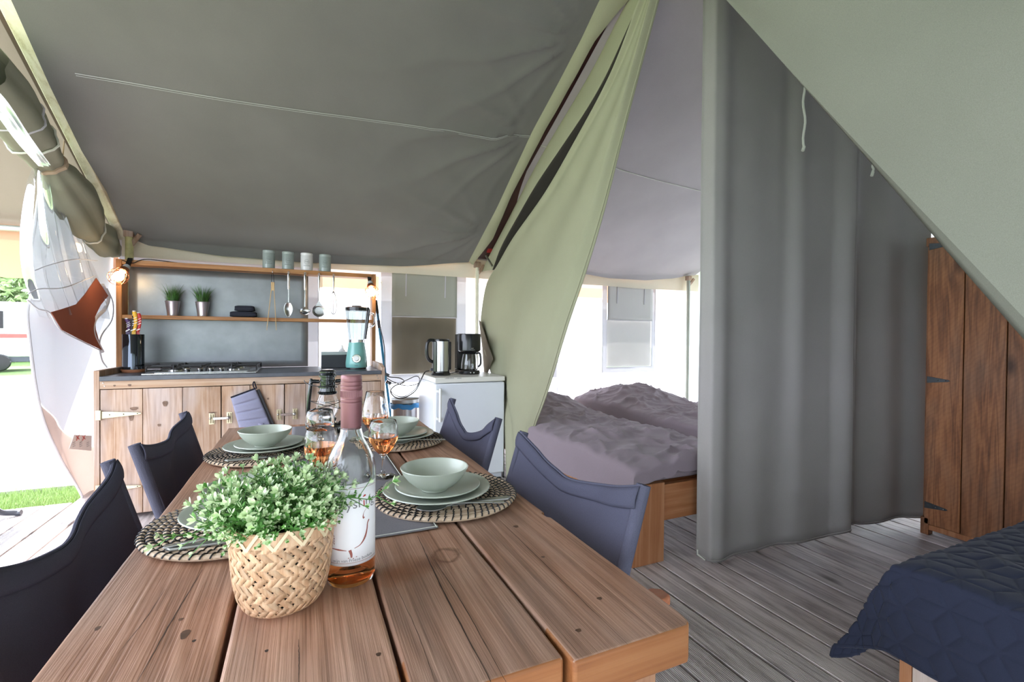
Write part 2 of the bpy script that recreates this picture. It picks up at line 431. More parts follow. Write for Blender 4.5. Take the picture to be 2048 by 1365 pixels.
M['bamboo'] = wood('bamboo_strip', (.40, .21, .11), (.57, .345, .205), (.67, .46, .30), 2, 4., .5, 0, None, .2)
M['bamboow'] = plain('pale_bamboo', (.72, .58, .38), .5)
M['leafg'] = plain('green_leaf', (.09, .24, .045), .4, 0, .35, 60)
M['leafw'] = plain('pale_leaf', (.56, .68, .40), .4, 0, .25, 60)
M['stem'] = plain('green_stem', (.07, .2, .035), .5)
M['blade'] = plain('grass_blade', (.045, .13, .025), .45, 0, .5, 40)
M['pot'] = plain('silver_pot', (.62, .60, .66), .3, .9, .05)
M['fridge'] = plain('fridge_white', (.70, .73, .79), .35, 0, .01, coat=.2)
M['fridgetop'] = plain('fridge_lid', (.70, .69, .64), .35, 0, .01)
M['teal'] = plain('teal_plastic', (.17, .40, .38), .3, 0, .02, coat=.3)
M['whitep'] = plain('white_plastic', (.75, .75, .75), .3, 0, .02)
M['greyc'] = plain('grey_tin', (.27, .31, .30), .3, 0, .03, coat=.3)
M['whitec'] = plain('white_tin', (.62, .61, .62), .3, 0, .03, coat=.3)
M['tinprint'] = plain('dark_print', (.12, .14, .14), .5)
M['terracotta'] = plain('terracotta', (.36, .15, .07), .7, 0, .08)
M['mitt'] = cloth('oven_mitt', (.25, .25, .345), 0., weave=500, bst=.6)
M['mittb'] = cloth('mitt_binding', (.02, .02, .03), 0.)
M['mittd'] = cloth('mitt_back', (.09, .09, .1), 0.)
M['towel'] = cloth('dark_towel', (.035, .037, .05), 0., weave=300, bst=.8)
M['duvet'] = cloth('mauve_duvet', (.29, .235, .265), 0., weave=700, var=.04, sheen=.1)
M['quilt'] = cloth('navy_quilt', (.025, .029, .05), 0., weave=700, var=.04, sheen=.1)
M['copper'] = plain('copper_wire', (.45, .2, .11), .3, 1., .05)
M['bulb'] = emit('lit_bulb', (1, .72, .42), 26.)
M['socket'] = plain('grey_socket', (.4, .4, .42), .4)
M['blue'] = plain('blue_plastic', (.02, .22, .42), .35)
M['bag'] = plain('blue_bag', (.03, .22, .5), .4, 0, .1)
M['bambooutil'] = wood('wooden_tongs', (.5, .3, .12), (.6, .4, .2), (.66, .47, .26), 2, 3., .5, 0, None, .1)
M['rope'] = plain('pale_cord', (.62, .62, .55), .8)
M['red'] = plain('red_tape', (.35, .02, .02), .6)
M['grasslawn'] = plain('lawn', (.10, .17, .04), .9, 0, .4, 12.)
M['lawnglare'] = plain('pale_lawn_glare', (.33, .32, .30), .95, 0, .15, 30.)
M['hedge'] = plain('hedge_leaf', (.34, .44, .22), .6, 0, .5, 3.)
M['van'] = plain('white_paint', (.8, .8, .8), .3)
M['vanred'] = plain('red_paint', (.6, .06, .05), .4)
M['greyplastic'] = plain('dark_grey_plastic', (.05, .055, .07), .4)
M['soap'] = plain('clear_plastic', (.6, .62, .64), .2)
M['soaplab'] = plain('peach_label', (.75, .42, .26), .6)
M['candle'] = emit('candle_flame', (1, .55, .15), 6.)
M['amber'] = glass('amber_glass', (.5, .25, .1))
M['knifep'] = plain('purple_handle', (.07, .03, .12), .4)
M['knifek'] = plain('black_handle', (.02, .02, .02), .4)
M['knifey'] = plain('yellow_handle', (.75, .42, .03), .4)
M['knifer'] = plain('red_handle', (.5, .03, .03), .4)
M['smoke'] = plain('smoked_cylinder', (.06, .07, .085), .06, .85, .1)

# ================================================================== SETTING
# ---- floor: deck boards running away from the table, each its own piece
fl = struct_empty('floor', (0, 0, 0))
BW = .1467; X0 = 1.667
base = MB(); base.box((-1.41, -1.2, -.12), (4.75, 4.55, -.045)); M['joist'] = plain('dark_joist', (.006, .005, .004), .9); base.build('joists', M['joist'], fl, smooth=False)
def board(w_, l_):
    m = MB(); m.box((0, 0, -.03), (w_, l_, 0)); return m
pb = board(BW-.0105, 5.75).build('plank', M['deck'], fl, bevel=.003, bseg=1)
i0 = -21; first = True
for i in range(i0, int((4.7-X0)/BW)+1):
    x = X0+i*BW+.003
    if first: pb.location = (x, -1.2, 0); first = False
    else:
        c = copy_part(pb, (x, -1.2, 0)); c.parent = fl
vd = struct_empty('veranda_floor', (0, 0, 0)); first = True
for i in range(13):
    x = -1.414-(i+1)*.146
    if first:
        vb = board(.14, 5.3).build('plank', M['deck'], vd, bevel=.003, bseg=1); vb.location = (x, -1.2, 0); first = False
    else:
        c = copy_part(vb, (x, -1.2, 0)); c.parent = vd
m = MB(); m.box((-3.28, -1.2, -.12), (-1.38, 4.1, -.045)); m.build('joists', M['brown'], vd, smooth=False)
# ---- ground outside
def gr(u, v):
    x = lerp(-40, 40, u); y = lerp(-30, 50, v)
    return V(x, y, -.14+.02*nz(x*.5, y*.5))
m = MB(); m.grid(gr, 60, 60); struct(m.build('ground', M['grasslawn']))
m = MB(); m.prism([(-9, 5.0, -.135), (-1.5, 4.95, -.135), (6, 5.0, -.135), (6, 17, -.135), (-16, 17, -.135)], (0, 0, .035)); struct(m.build('lawn_glare', M['lawnglare'], smooth=False))  # pale ground standing for sunlit lawn, the glare put into its colour

# ---- kitchen ceiling: sagging canvas between the rafters
RIDGE_Y = 1.85
Lp = [onroof(*q) for q in ((250, 466), (213, 381), (164, 301), (99, 168), (23, 0))]
Rp = [onroof(*q) for q in ((938, 522), (995, 414), (1065, 263), (1164, 78), (1200, 0))]
def xat(pts, y):
    for a, b in zip(pts, pts[1:]):
        if (a.y-y)*(b.y-y) <= 0: return lerp(a.x, b.x, (y-a.y)/(b.y-a.y))
    return pts[0].x if y > pts[0].y else pts[-1].x
hem = [ony(*q, 4.4) for q in ((255, 472), (300, 480), (450, 491), (620, 505), (800, 516), (945, 523))]
low = [ony(*q, 4.42) for q in ((255, 475), (300, 492), (450, 513), (620, 526), (800, 533), (945, 525))]
def zat(pts, x):
    for a, b in zip(pts, pts[1:]):
        if a.x <= x <= b.x: return lerp(a.z, b.z, sm(0, 1, (x-a.x)/(b.x-a.x))*.4+(x-a.x)/(b.x-a.x)*.6)
    return pts[0].z if x < pts[0].x else pts[-1].z
ties = [Rp[1]*.6+Rp[0]*.4, Rp[2], Rp[3]]
def wrinkle(x, y):
    s = 0
    for k, t in enumerate(ties):
        dx, dy = t.x-x, t.y-y; d = math.hypot(dx, dy)
        if d < 1e-3: continue
        a = math.atan2(dy, dx)
        fan = math.exp(-(a/.75)**2)
        g = math.sin(a*7.5+k*1.3+.5*nz(d*3, k)); s -= .034*math.exp(-d/.55)*sm(.01, .25, d)*(1-abs(g))**2.2*math.exp(-((a+.25)/.85)**2)*2.0-.006*math.exp(-d/.5)
    return s
CEIL_N = 90
def ceilz(x, y, u, v):
    e = roofz(4.4)-zat(hem, x)
    sag = e*(1-v)**1.6 + .05*math.sin(PI*min(max(u, 0), 1))*(.3+.7*v)
    return roofz(y)-sag+wrinkle(x, y)+.006*nz(x*1.7, y*1.7)
def ceil(u, v):
    if v < .05:
        t = 1-v/.05
        x = lerp(Lp[0].x, Rp[0].x, u)
        zh = zat(hem, x)+wrinkle(x, 4.4); zl = zat(low, x)
        return V(x, 4.4+.02*t, lerp(zh, min(zl, zh-.005), t))
    vv = (v-.05)/.95; y = lerp(4.4, RIDGE_Y, vv)
    x = lerp(xat(Lp, y), xat(Rp, y), u)
    return V(x, y, ceilz(x, y, u, vv))
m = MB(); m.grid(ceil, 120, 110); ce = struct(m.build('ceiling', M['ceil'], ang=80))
sp = []
for k in range(61):      # stitched seam across the canvas
    a, b = onroof(150, 140), onroof(1062, 273)
    t = k/60; p = a.lerp(b, t); u = (p.x-xat(Lp, p.y))/(xat(Rp, p.y)-xat(Lp, p.y)); vv = (4.4-p.y)/(4.4-RIDGE_Y)
    sp.append(V(p.x, p.y, ceilz(p.x, p.y, u, vv)-.003))
m = MB(); m.tube(sp, .0022, 5); m.tube([p+V(0, .012, -.005) for p in sp], .0016, 5)
M['seam'] = plain('pale_thread', (.42, .42, .40), .8)
m.build('seam', M['seam'], ce)
# border flap along the right-hand rafter
fa = [ceil(1, .05+.95*k/40) for k in range(41)]
fbq = [(950, 524), (987, 476), (1024, 390), (1090, 263), (1168, 123), (1192, 82), (1254, 0)]
fb = [onroof(*q, -.03) for q in fbq]
def flap(u, v):
    a = fa[min(int(v*40), 39)].lerp(fa[min(int(v*40), 39)+1], v*40-min(int(v*40), 39))
    y = a.y; ex = xat(fb, y)+(.05*sm(2.2, 1.9, y))
    b = V(max(ex, a.x+.02), y+.01, a.z-.035-.012*nz(y*5, 3.))
    return a.lerp(b, u)+V(0, 0, .012*math.sin(PI*u)*-1)
m = MB(); m.grid(flap, 6, 60); m.build('border_flap', M['drape'], ce)

# ---- bedroom ceiling
L2 = 1.60; R2 = ony(1385, 552, 4.45).x
hem2 = [V(1.45, 4.4, 1.93)]+[ony(*q, 4.4) for q in ((1156, 538), (1230, 545), (1299, 547), (1382, 549))]
low2 = [V(1.45, 4.4, 1.925)]+[ony(*q, 4.42) for q in ((1155, 546), (1220, 557), (1288, 561), (1340, 558), (1382, 551))]
def ceilb(u, v):
    x = lerp(L2, R2, u)
    if v < .05:
        t = 1-v/.05
        return V(x, 4.4+.02*t, lerp(zat(hem2, x), min(zat(low2, x), zat(hem2, x)-.003), t))
    vv = (v-.05)/.95; y = lerp(4.4, RIDGE_Y, vv)
    e = roofz(4.4)-zat(hem2, x)
    return V(x, y, roofz(y)-e*(1-vv)**1.5-.07*math.sin(PI*u)*(.3+.7*vv)+.01*nz(x*1.3, y*1.3, 4))
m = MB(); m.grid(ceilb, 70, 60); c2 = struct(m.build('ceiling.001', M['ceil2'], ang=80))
sp = []
for k in range(41):
    x = lerp(L2, R2, k/40); y = lerp(onroof(1215, 325).y, onroof(1405, 372).y, (x-onroof(1215, 325).x)/(onroof(1405, 372).x-onroof(1215, 325).x))
    y = min(max(y, 1.9), 4.35); q = ceilb(k/40, .05+.95*(4.4-y)/(4.4-RIDGE_Y)); sp.append(q+V(0, 0, -.004))
m = MB(); m.tube(sp, .003, 5); m.build('seam', M['rope'], c2)
# ---- front roof slope lining (over the camera) and outer roof
def ceilf(u, v):
    y = lerp(RIDGE_Y, -.7, v); return V(lerp(-1.2, 4.5, u), y, 1.9+SLOPE*(y+.7)-.05*math.sin(PI*u*2)**2*(1-v))
m = MB(); m.grid(ceilf, 30, 20); struct(m.build('ceiling.002', M['ceil']))
def outr(u, v):
    x = lerp(-2.35, 4.9, u); dz = .13+.02*nz(x*.8, v*3)
    if v < .5: y = lerp(4.62, RIDGE_Y, v*2); return V(x, y, EAVE_Z+SLOPE*(EAVE_Y-y)+dz)
    y = lerp(RIDGE_Y, -.95, v*2-1); return V(x, y, 1.9+SLOPE*(y+.7)+dz)
m = MB(); m.grid(outr, 40, 40); struct(m.build('roof', M['outer']))
# ---- rafters, posts
def rafter(name, q0, q1, dz, wd, th, mat):
    a, b = onroof(*q0, dz), onroof(*q1, dz); d = (b-a); a = a-d*.01; b = a+d*1.25
    m = MB(); m.bar(a, b, wd, th, (0, 0, 1)); return struct(m.build(name, mat, bevel=.004))
rafter('trim_1', (244, 472), (13, 0), .035, .062, .05, M['pole'])
rafter('trim_2', (243, 480), (-6, 0), .07, .05, .02, M['brown'])
M['gapshade'] = plain('dark_red_gap_shade', (.045, .012, .01), .6)
a = Rp[0]+V(.10, -.02, .045); m = MB(); m.bar(a, V(1.66, RIDGE_Y, roofz(RIDGE_Y)+.045), .16, .05); struct(m.build('trim_3', M['gapshade'], bevel=.004))  # red-brown bar, coloured near black to hold the shade of the flap gap
m = MB(); m.tube([V(-2.4, 4.5, 1.885), V(-1.2, 4.5, 1.905)], .022, 12); struct(m.build('trim_4', plain('galvanised_pole', (.55, .6, .58), .35, .7)))
def post(name, x, y, z1, r, mat, foot=True):
    p = struct_empty(name, (x, y, 0))
    m = MB(); m.lathe([(0, 0), (r, 0), (r, z1), (0, z1)], (x, y, 0), 14); m.build('pole', mat, p)
    m = MB(); m.box((x-.03, y-.028, z1-.06), (x+.03, y+.028, z1-.005)); m.bar((x+.01, y, z1-.12), (x+.07, y-.02, z1-.035), .03, .02, (0, 1, 0))
    m.build('bracket', M['cab'], p, bevel=.004)
M['polegreen'] = plain('mossy_pole', (.42, .38, .18), .5, 0, .25, 20)
M['polecream'] = plain('cream_pole', (.72, .68, .52), .5, 0, .08, 20)
pc = ony(262, 490, 4.36); post('trim_5', pc.x-.01, 4.36, 1.93, .026, M['polegreen'])
pc = ony(953, 600, 4.43); post('trim_6', pc.x+.005, 4.43, 1.9, .018, M['polecream'])
pc = ony(1376, 640, 4.38); post('trim_7', pc.x, 4.38, 1.92, .022, plain('grey_green_pole', (.36, .38, .32), .5))

# ---- back wall of canvas panels, valance, windows
wb_ = struct_empty('wall_back', (0, 4.5, 0))
def panel(x0, x1, z0, z1, mat, y=4.5, name='canvas_panel', root=None, wob=.006, nu=10, nv=14):
    f = lambda u, v: V(lerp(x0, x1, u), y+wob*nz(lerp(x0, x1, u)*4, lerp(z0, z1, v)*3)*math.sin(PI*u)**.5, lerp(z0, z1, v))
    m = MB(); m.grid(f, nu, nv); return m.build(name, mat, root or wb_)
W1a, W1b = .673, 1.509
W2a, W2b = 3.167, 3.939
pw = ony(1114, 740, 4.5).x
panel(-1.28, .13, 0, 1.95, M['lilac'])
panel(.13, W1a, 0, 1.575, M['white']); panel(.13, .165, 1.575, 1.95, M['cream']); panel(W1a-.02, W1a, 1.575, 1.95, M['white']); panel(.13, W1a, 1.70, 1.95, M['white'])
panel(W1a, W1b, 0, .70, M['white'])
panel(W1b, 1.72, 0, 1.95, M['white'], nu=4)
panel(1.72, pw-.45, 0, 1.95, M['white']); panel(pw-.45, pw, 0, .70, M['white']); panel(pw-.45, pw, .70, 1.95, M['lilac'], nu=4)
panel(pw, W2a, 0, 1.60, M['white']); panel(pw, W2a, 1.71, 1.95, M['white'])
panel(W2a, W2b, 0, .735, M['white']); panel(W2b, 4.62, 0, 1.95, M['white'])
for sx in (.13, pw, W2a, W2b):
    m = MB(); m.tube([V(sx, 4.493, 0), V(sx+.003, 4.492, .9), V(sx, 4.493, 1.8)], .004, 5); m.build('seam', M['lilac'], wb_)
def valance(u, v):
    x = lerp(-1.25, 4.6, u); return V(x, 4.455+.012*nz(x*2, v), lerp(1.737+.008*nz(x*1.5, 7), 1.95, v))
m = MB(); m.grid(valance, 60, 6); m.build('valance', M['cream'], wb_)
def win(name, xa, xb, z0, wx0, wx1, wz0, wz1, split, fm, pm, lowm):
    w_ = struct_empty(name, (xa, 4.5, z0))
    panel(xa, wx0, z0, 1.95, M['lilac'], 4.497, 'frame_strip', w_, 0, 2, 6); panel(wx1, xb, z0, 1.95, M['lilac'], 4.497, 'frame_strip', w_, 0, 2, 6)
    panel(wx0, wx1, z0, wz0, M['lilac'], 4.497, 'frame_strip', w_, 0, 6, 3)
    panel(wx0-.004, wx1+.006, wz0, split, lowm, 4.512, 'outer_flap', w_, .02, 14, 12)
    def vin(u, v):
        x = lerp(wx0, wx1, u); z = lerp(wz0, split, v)
        return V(x, 4.494+.006*nz(x*9, z*5, 2)+.009*nz(x*3+z*2, z*2, 8)*math.sin(PI*v), z)
    m = MB(); m.grid(vin, 40, 40); m.build('vinyl_pane', pm, w_)
    def fl_(u, v):
        x = lerp(wx0-.004, wx1+.004, u); z = lerp(split-.006+.004*math.sin(u*9), wz1+.1, v); return V(x, 4.482+.004*nz(x*4, z*3, 5), z)
    m = MB(); m.grid(fl_, 16, 12); m.build('rolled_flap', fm, w_, solid=.003)
    for t in (.2, .81):
        m = MB(); m.bar((lerp(wx0, wx1, t), 4.477, split+.19), (lerp(wx0, wx1, t)+.003, 4.477, 1.74), .012, .003, (0, 1, 0)); m.build('tie_tape', M['lilac'], w_)
    m = MB(); m.tube([V(wx0, 4.484, split-.004), V(wx1, 4.484, split-.004)], .006, 6); m.build('hem', M['lilac'], w_)
win('window_1', W1a, W1b, .70, .775, 1.405, .78, 1.70, 1.335, M['flap'], M['vinylw'], M['taupe'])
win('window_2', W2a, W2b, .735, 3.232, 3.885, .802, 1.70, 1.355, M['flap2'], M['vinylw'], M['flap2'])
# dark pane of the third window, half hidden by the partition
w5 = struct_empty('window_5', (pw-.4, 4.49, .8)); panel(pw-.4, pw-.075, .8, 1.34, M['taupe'], 4.492, 'vinyl_pane', w5, 0, 2, 4)
for nm, xa, xb, z0, z1 in (('window_3', .165, W1a-.02, 1.575, 1.70), ('window_4', pw, W2a, 1.60, 1.71)):
    w_ = struct_empty(nm, (xa, 4.5, z0))
    panel(xa, xb, z0, z1, M['vinylw'], 4.5, 'vinyl_pane', w_, .002, 6, 3)
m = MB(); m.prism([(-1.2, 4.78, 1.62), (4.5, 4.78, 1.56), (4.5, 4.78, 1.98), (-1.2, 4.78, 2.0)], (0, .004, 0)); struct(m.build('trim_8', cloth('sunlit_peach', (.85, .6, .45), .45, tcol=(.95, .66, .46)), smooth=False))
# veranda valance at the back, and bright canvas gable behind the table's far left
def vval(u, v):
    x = lerp(-2.4, -1.3, u); return V(x, 4.56+.01*nz(x*2, v*2), lerp(1.555+.01*math.sin(x*14), 1.93, v))
m = MB(); m.grid(vval, 30, 6); struct(m.build('trim_9', M['peach']))
wr = struct_empty('wall_right', (4.6, 2, 0))
m = MB(); m.grid(lambda u, v: V(4.6+.01*nz(u*6, v*4), lerp(-.8, 4.5, u), v*2.1), 16, 8); m.build('canvas_panel', M['white'], wr)
m = MB(); m.prism([(4.6, -.8, 2.05), (4.6, 4.5, 2.05), (4.6, RIDGE_Y, 3.2)], (.004, 0, 0)); m.build('gable_panel', M['white'], wr, smooth=False)
wf = struct_empty('wall_front', (3, -.7, 0))
m = MB(); m.grid(lambda u, v: V(lerp(-1.2, 1.549, u), -.72+.01*nz(u*6, v*4, 5), v*1.95), 16, 8); m.build('canvas_panel', M['white'], wf)  # unseen kitchen front wall, added to cut light from behind the camera
m = MB(); m.grid(lambda u, v: V(lerp(1.55, 4.6, u), -.72+.01*nz(u*6, v*4, 3), v*1.95), 16, 8); m.build('canvas_panel', M['lilac'], wf)

# ================================================================== DRAPES
def two_edges(Lq, Rq, fL, fR, n):
    L = spline([fL(*q) for q in Lq], n); R = spline([fR(*q) for q in Rq], n); return L, R
def at(pts, v):
    n = len(pts)-1; i = min(int(v*n), n-1); return pts[i].lerp(pts[i+1], v*n-i)
# --- green partition: back layer along the rafter, front layer swept back to the wall
pt = thing('partition_curtain', 'olive green canvas partition swept back between kitchen and bedroom beside the fridge', 'curtain', (1.6, 3.2, 0))
L, R = two_edges([(1262, -30), (1209, 95), (1110, 263), (1035, 410), (990, 500), (966, 545)], [(1290, -20), (1209, 156), (1123, 295), (1057, 394), (1008, 484), (984, 540)], lambda x, y: onx(x, y, 1.70), lambda x, y: onx(x, y, 1.64), 40)
def rear(u, v):
    l_, r_ = at(L, v), at(R, v)
    w_ = (r_-l_)
    if u > .8:       # returns into the deep fold
        t = (u-.8)/.2; dp = .06+.2*sm(.02, .4, v)*sm(1, .8, v); return r_+w_*.10*t+V(dp*t**.8, 0, 0)
    t = (u-.25)/.55; p = (l_-w_*.34).lerp(r_, t); return p+V(-.03*math.sin(PI*t)-.004*math.sin(v*17), 0, 0)
m = MB(); m.grid(lambda u, v: rear(.25+.55*u, v), 30, 70); m.build('rear_layer', M['drape'], pt, solid=.004)
M['foldshade'] = cloth('dark_fold_shade', (.055, .05, .042), 0.)  # near-black cloth: the shade of the deep folds is put into its colour
m = MB(); m.grid(lambda u, v: rear(.8+.2*u, v), 20, 70); m.build('shade_fold', M['foldshade'], pt, solid=.004)
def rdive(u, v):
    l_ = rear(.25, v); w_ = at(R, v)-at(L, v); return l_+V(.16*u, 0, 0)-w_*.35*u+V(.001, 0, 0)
m = MB(); m.grid(rdive, 14, 70); m.build('shade_fold', M['foldshade'], pt, solid=.004)  # dark strip painted in as shade beside the border flap
def dX(y): return lerp(1.61, 1.492, sm(430, 760, y))
Lq = [(1300, -25), (1229, 150), (1147, 295), (1085, 392), (1022, 476), (990, 527), (966, 565), (957, 620), (957, 670), (972, 720), (1000, 800), (1010, 900), (1012, 990)]
Rq = [(1308, -25), (1262, 150), (1232, 265), (1203, 375), (1174, 480), (1147, 570), (1121, 652), (1096, 735), (1074, 805), (1057, 855), (1047, 900), (1041, 940), (1036, 1000)]
L2_, R2_ = two_edges(Lq, Rq, lambda x, y: onx(x, y, dX(y)), lambda x, y: onx(x, y, dX(y)-.02), 60)
def front(u, v):
    p = at(L2_, v).lerp(at(R2_, v), u)
    fold = -.035*math.exp(-((u-.07)/.07)**2)*sm(.55, .1, v)
    roll = .05*sm(.93, 1., u)
    wr_ = .012*math.sin(u*13+v*3)*sm(0, .3, v)*(1-sm(.75, 1, v))+.010*nz(u*3, v*5, 1)
    back = .25*sm(.035, 0, u)*sm(.52, .4, v)+.04*sm(.05, 0, u)
    back *= sm(.04, .3, v)
    return p+V(fold+roll+wr_+back, 0, 0)
m = MB(); m.grid(front, 70, 110); m.build('front_layer', M['drape'], pt, solid=.004)
hl = [front(.985, k/60) for k in range(61)]
m = MB(); m.tube([p+V(-.004, 0, 0) for p in hl], .004, 6); m.build('hem', M['drape'], pt)
# turned-back corner behind the coffee maker
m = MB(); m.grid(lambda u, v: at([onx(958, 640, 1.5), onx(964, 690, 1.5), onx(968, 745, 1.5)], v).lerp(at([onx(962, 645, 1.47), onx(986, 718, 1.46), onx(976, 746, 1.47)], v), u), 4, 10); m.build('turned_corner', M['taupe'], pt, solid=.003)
# red reinforcement and peg at the rafter corner
a = onx(985, 490, 1.64)
m = MB(); m.bar(onx(978, 505, 1.66), onx(988, 470, 1.66), .05, .02); m.build('red_patch', M['red'], pt)
m = MB(); m.bar(onx(972, 512, 1.55), onx(985, 533, 1.55), .018, .01); m.build('buckle', M['steeld'], pt)
# --- upper right sheet of the near cabin
st = thing('cabin_curtain', 'pale green ribbed canvas sheet crossing diagonally in front of the wardrobe', 'curtain', (1.5, .5, 0))
E_ = spline([onx(*q, 1.5) for q in ((1425, -30), (1450, 0), (1575, 145), (1700, 288), (1800, 404), (1900, 521), (2048, 694), (2200, 870))], 40)
E_ += [E_[-1]+(E_[-1]-E_[-2])*k for k in range(1, 14)]
topz = lambda y: 1.9+SLOPE*(y+.7)-.02
def cab(u, v):
    e = at(E_, u); b = V(1.5, lerp(1.8, -.75, u), 0); b.z = min(topz(b.y), 3.1)
    p = e.lerp(b, v)
    f = -.05*math.sin(v*PI)*math.sin(u*4)+.02*math.sin((u*1.6-v)*9)*math.sin(PI*v)+.035*sm(.04, 0, v)+.008*nz(u*5, v*5, 2)
    return p+V(f, 0, 0)
m = MB(); m.grid(cab, 80, 50); m.build('canvas_sheet', M['sheet'], st, solid=.004)
# --- grey cotton curtain across the bedroom, two lengths
A_, B_ = V(1.84, 1.765, 0), V(3.43, 1.54, 0)
D_ = (B_-A_).normalized(); NN = V(D_.y, -D_.x, 0)      # towards the camera
if NN.y > 0: NN = -NN
def onc(x, y):
    d = ray(x, y); t = (A_-EYE).dot(NN)/d.dot(NN); return EYE+d*t
def sarc(x, y): return (onc(x, y)-A_).dot(D_)
def curtain(name, label, s0, s1, bq, off, back=0.):
    t_ = thing(name, label, 'curtain', tuple(A_+D_*((s0+s1)/2)+V(0, 0, 0)), 'grey cotton curtains across the bedroom')
    bot = [(sarc(*q), onc(*q).z) for q in bq]
    def zb(s):
        if s <= bot[0][0]: return bot[0][1]
        for a, b in zip(bot, bot[1:]):
            if a[0] <= s <= b[0]: return lerp(a[1], b[1], sm(0, 1, (s-a[0])/(b[0]-a[0])))
        return bot[-1][1]
    def f(u, v):
        s = lerp(s0, s1, u); z = lerp(max(zb(s), .012), 2.95, v)
        ss, o = off(u, s-s0, v)
        return A_+D_*(s+ss)+NN*(o-back)+V(0, 0, z)
    m = MB(); m.grid(f, 150, 50); c = m.build('cloth', M['curtain'], t_, solid=.002)
    m = MB(); m.tube([f(k/80, 0.004)+NN*.003 for k in range(81)], .003, 5); m.build('hem', M['curtain'], t_)
    return t_, f
def off1(u, s, v):
    edge = -.06*(1-sm(0, .07, s)); ls = .035*(1-sm(0, .07, s))          # left edge turns away from the room
    k = .3+.7*(1-v)
    w_ = .010*math.sin(s*9.5+.6)*k+.005*math.sin(s*21+v*1.2)*k+.016*math.exp(-((s-.12)/.05)**2)
    w_ += .016*math.exp(-((s-.62)/.055)**2)*(.25+.75*v)-.015*math.exp(-((s-.55)/.05)**2)*v
    w_ += .03*sm(.85, .98, u)
    return (ls, edge+w_+.006*nz(s*6, v*3))
c1, f1 = curtain('bedroom_curtain', 'long grey cotton curtain with a hanging cord, nearest length across the bedroom', 0, sarc(1692, 1060), [(1395, 1124), (1440, 1119), (1500, 1106), (1560, 1092), (1640, 1077), (1692, 1060)], off1)
def off2(u, s, v):
    w_ = .035*math.exp(-((s-.13)/.045)**2)-.02*math.exp(-((s-.05)/.04)**2)+.014*math.sin(s*17+1)*(.4+.6*(1-v))
    return (0, w_+.006*nz(s*6, v*3, 5))
c2_, f2 = curtain('bedroom_curtain', 'shorter grey cotton curtain hanging behind, against the plank wardrobe', sarc(1675, 1050), sarc(1849, 1043)+.07, [(1675, 1049), (1745, 1058), (1800, 1046), (1849, 1043)], off2, .05)
def cord(x, y0, y1, wob, root):
    pts = [onc(x+wob*math.sin(k*.9), lerp(y0, y1, k/14))+NN*.05 for k in range(15)]
    m = MB(); m.tube(pts, .006, 6); m.tube([pts[-1]+V(0, 0, .012), pts[-1]+D_*-.01+V(0, 0, -.012)], .008, 6); m.build('cord', M['rope'], root)
cord(1592, 160, 305, 2.2, c1); cord(1728, 330, 354, 1, c2_)
m = MB(); m.tube([f1(.004, .012)+NN*.004, f1(.004, .004)+NN*.006, f1(.03, .0)+NN*.02], .004, 6); m.build('corner_tie', M['rope'], c1)

# ================================================================== DINING TABLE
TZ = .775
tb = thing('dining_table', 'long rustic dining table of four weathered planks laid for a meal', 'table', (.105, 1.32, 0))
def plank_top(x0, x1, y0, y1, r_in):
    """board with a worn, softened rim; the two ends show end grain"""
    m = MB(); zt, zb = TZ, TZ-.052
    nx, ny = 6, 40; e = .0035
    def top(u, v):
        x = lerp(x0+e, x1-e, u); y = lerp(y0+e, y1-e, v)
        return V(x, y, zt+.0010*nz(x*25, y*2)-.0008)
    m.grid(top, nx, ny)
    return m
for i, (x0, x1, y0, y1) in enumerate(((-.272, -.089, .476, 2.19), (-.083, .102, .474, 2.175), (.108, .2885, .478, 2.185), (.2945, .484, .466, 2.17))):
    m = MB()
    z0, z1 = TZ-.052, TZ
    # gently ragged outline
    pts = []
    n = 24
    rag = lambda s, k: .0016*nz(s*7, k*3.1)+.0009*nz(s*31, k)
    cr = .03
    L = [V(x0+rag(lerp(y0, y1, k/n), i), lerp(y0, y1, k/n), z0) for k in range(n+1)]
    Rr = [V(x1+rag(lerp(y0, y1, k/n), i+.5), lerp(y0, y1, k/n), z0) for k in range(n+1)]
    if i == 3:     # rounded free corners and the notch knocked out of the edge
        Rr[0].x -= .014; Rr.insert(1, V(x1-.003, y0+.008, z0)); Rr.insert(2, V(x1, y0+.025, z0)); L[0].y += .0
        Rr[-1].x -= .012
        out = []
        for p in Rr:
            out.append(p)
        ny_ = onz(1088, 1030, TZ).y
        Rr = [p for p in out if abs(p.y-ny_) > .02]
        Rr += [V(x1, ny_-.018, z0), V(x1-.006, ny_-.011, z0), V(x1-.007, ny_+.007, z0), V(x1, ny_+.013, z0)]
        Rr.sort(key=lambda p: p.y)
    m.prism([p for p in L[::-1]]+Rr, (0, 0, z1-z0))
    o = m.build('plank', [M['table'], M['tableend']], tb, bevel=.0045, bseg=3, ang=50)
    planks = globals().setdefault('PLANKS', []); planks.append(o)
    for p in o.data.polygons:
        if abs(p.normal.y) > .75 or (abs(p.normal.z) < .2 and p.center.y < -.80): p.material_index = 1
M['crack'] = plain('dark_crack', (.035, .018, .01), .8); M['knot'] = plain('wood_knot', (.085, .04, .02), .6, 0, .4, 60.)
def crack(root, q, z, wd, mat='crack'):
    P = spline([onz(x, y, z) for x, y in q], 30); m = MB()
    vs = []
    for k, p in enumerate(P):
        w_ = wd*(.35+.65*math.sin(PI*min(max(k/30, .04), .96)))*(1+.5*nz(k*.9, q[0][0])); j = .0008*nz(k*.5, q[0][1]*.1)
        vs += [p+V(-w_/2+j, 0, .0003), p+V(w_/2+j, 0, .0003)]
    m.add(vs, [(2*k, 2*k+1, 2*k+3, 2*k+2) for k in range(30)])
    m.build('crack', M[mat], root, smooth=False)
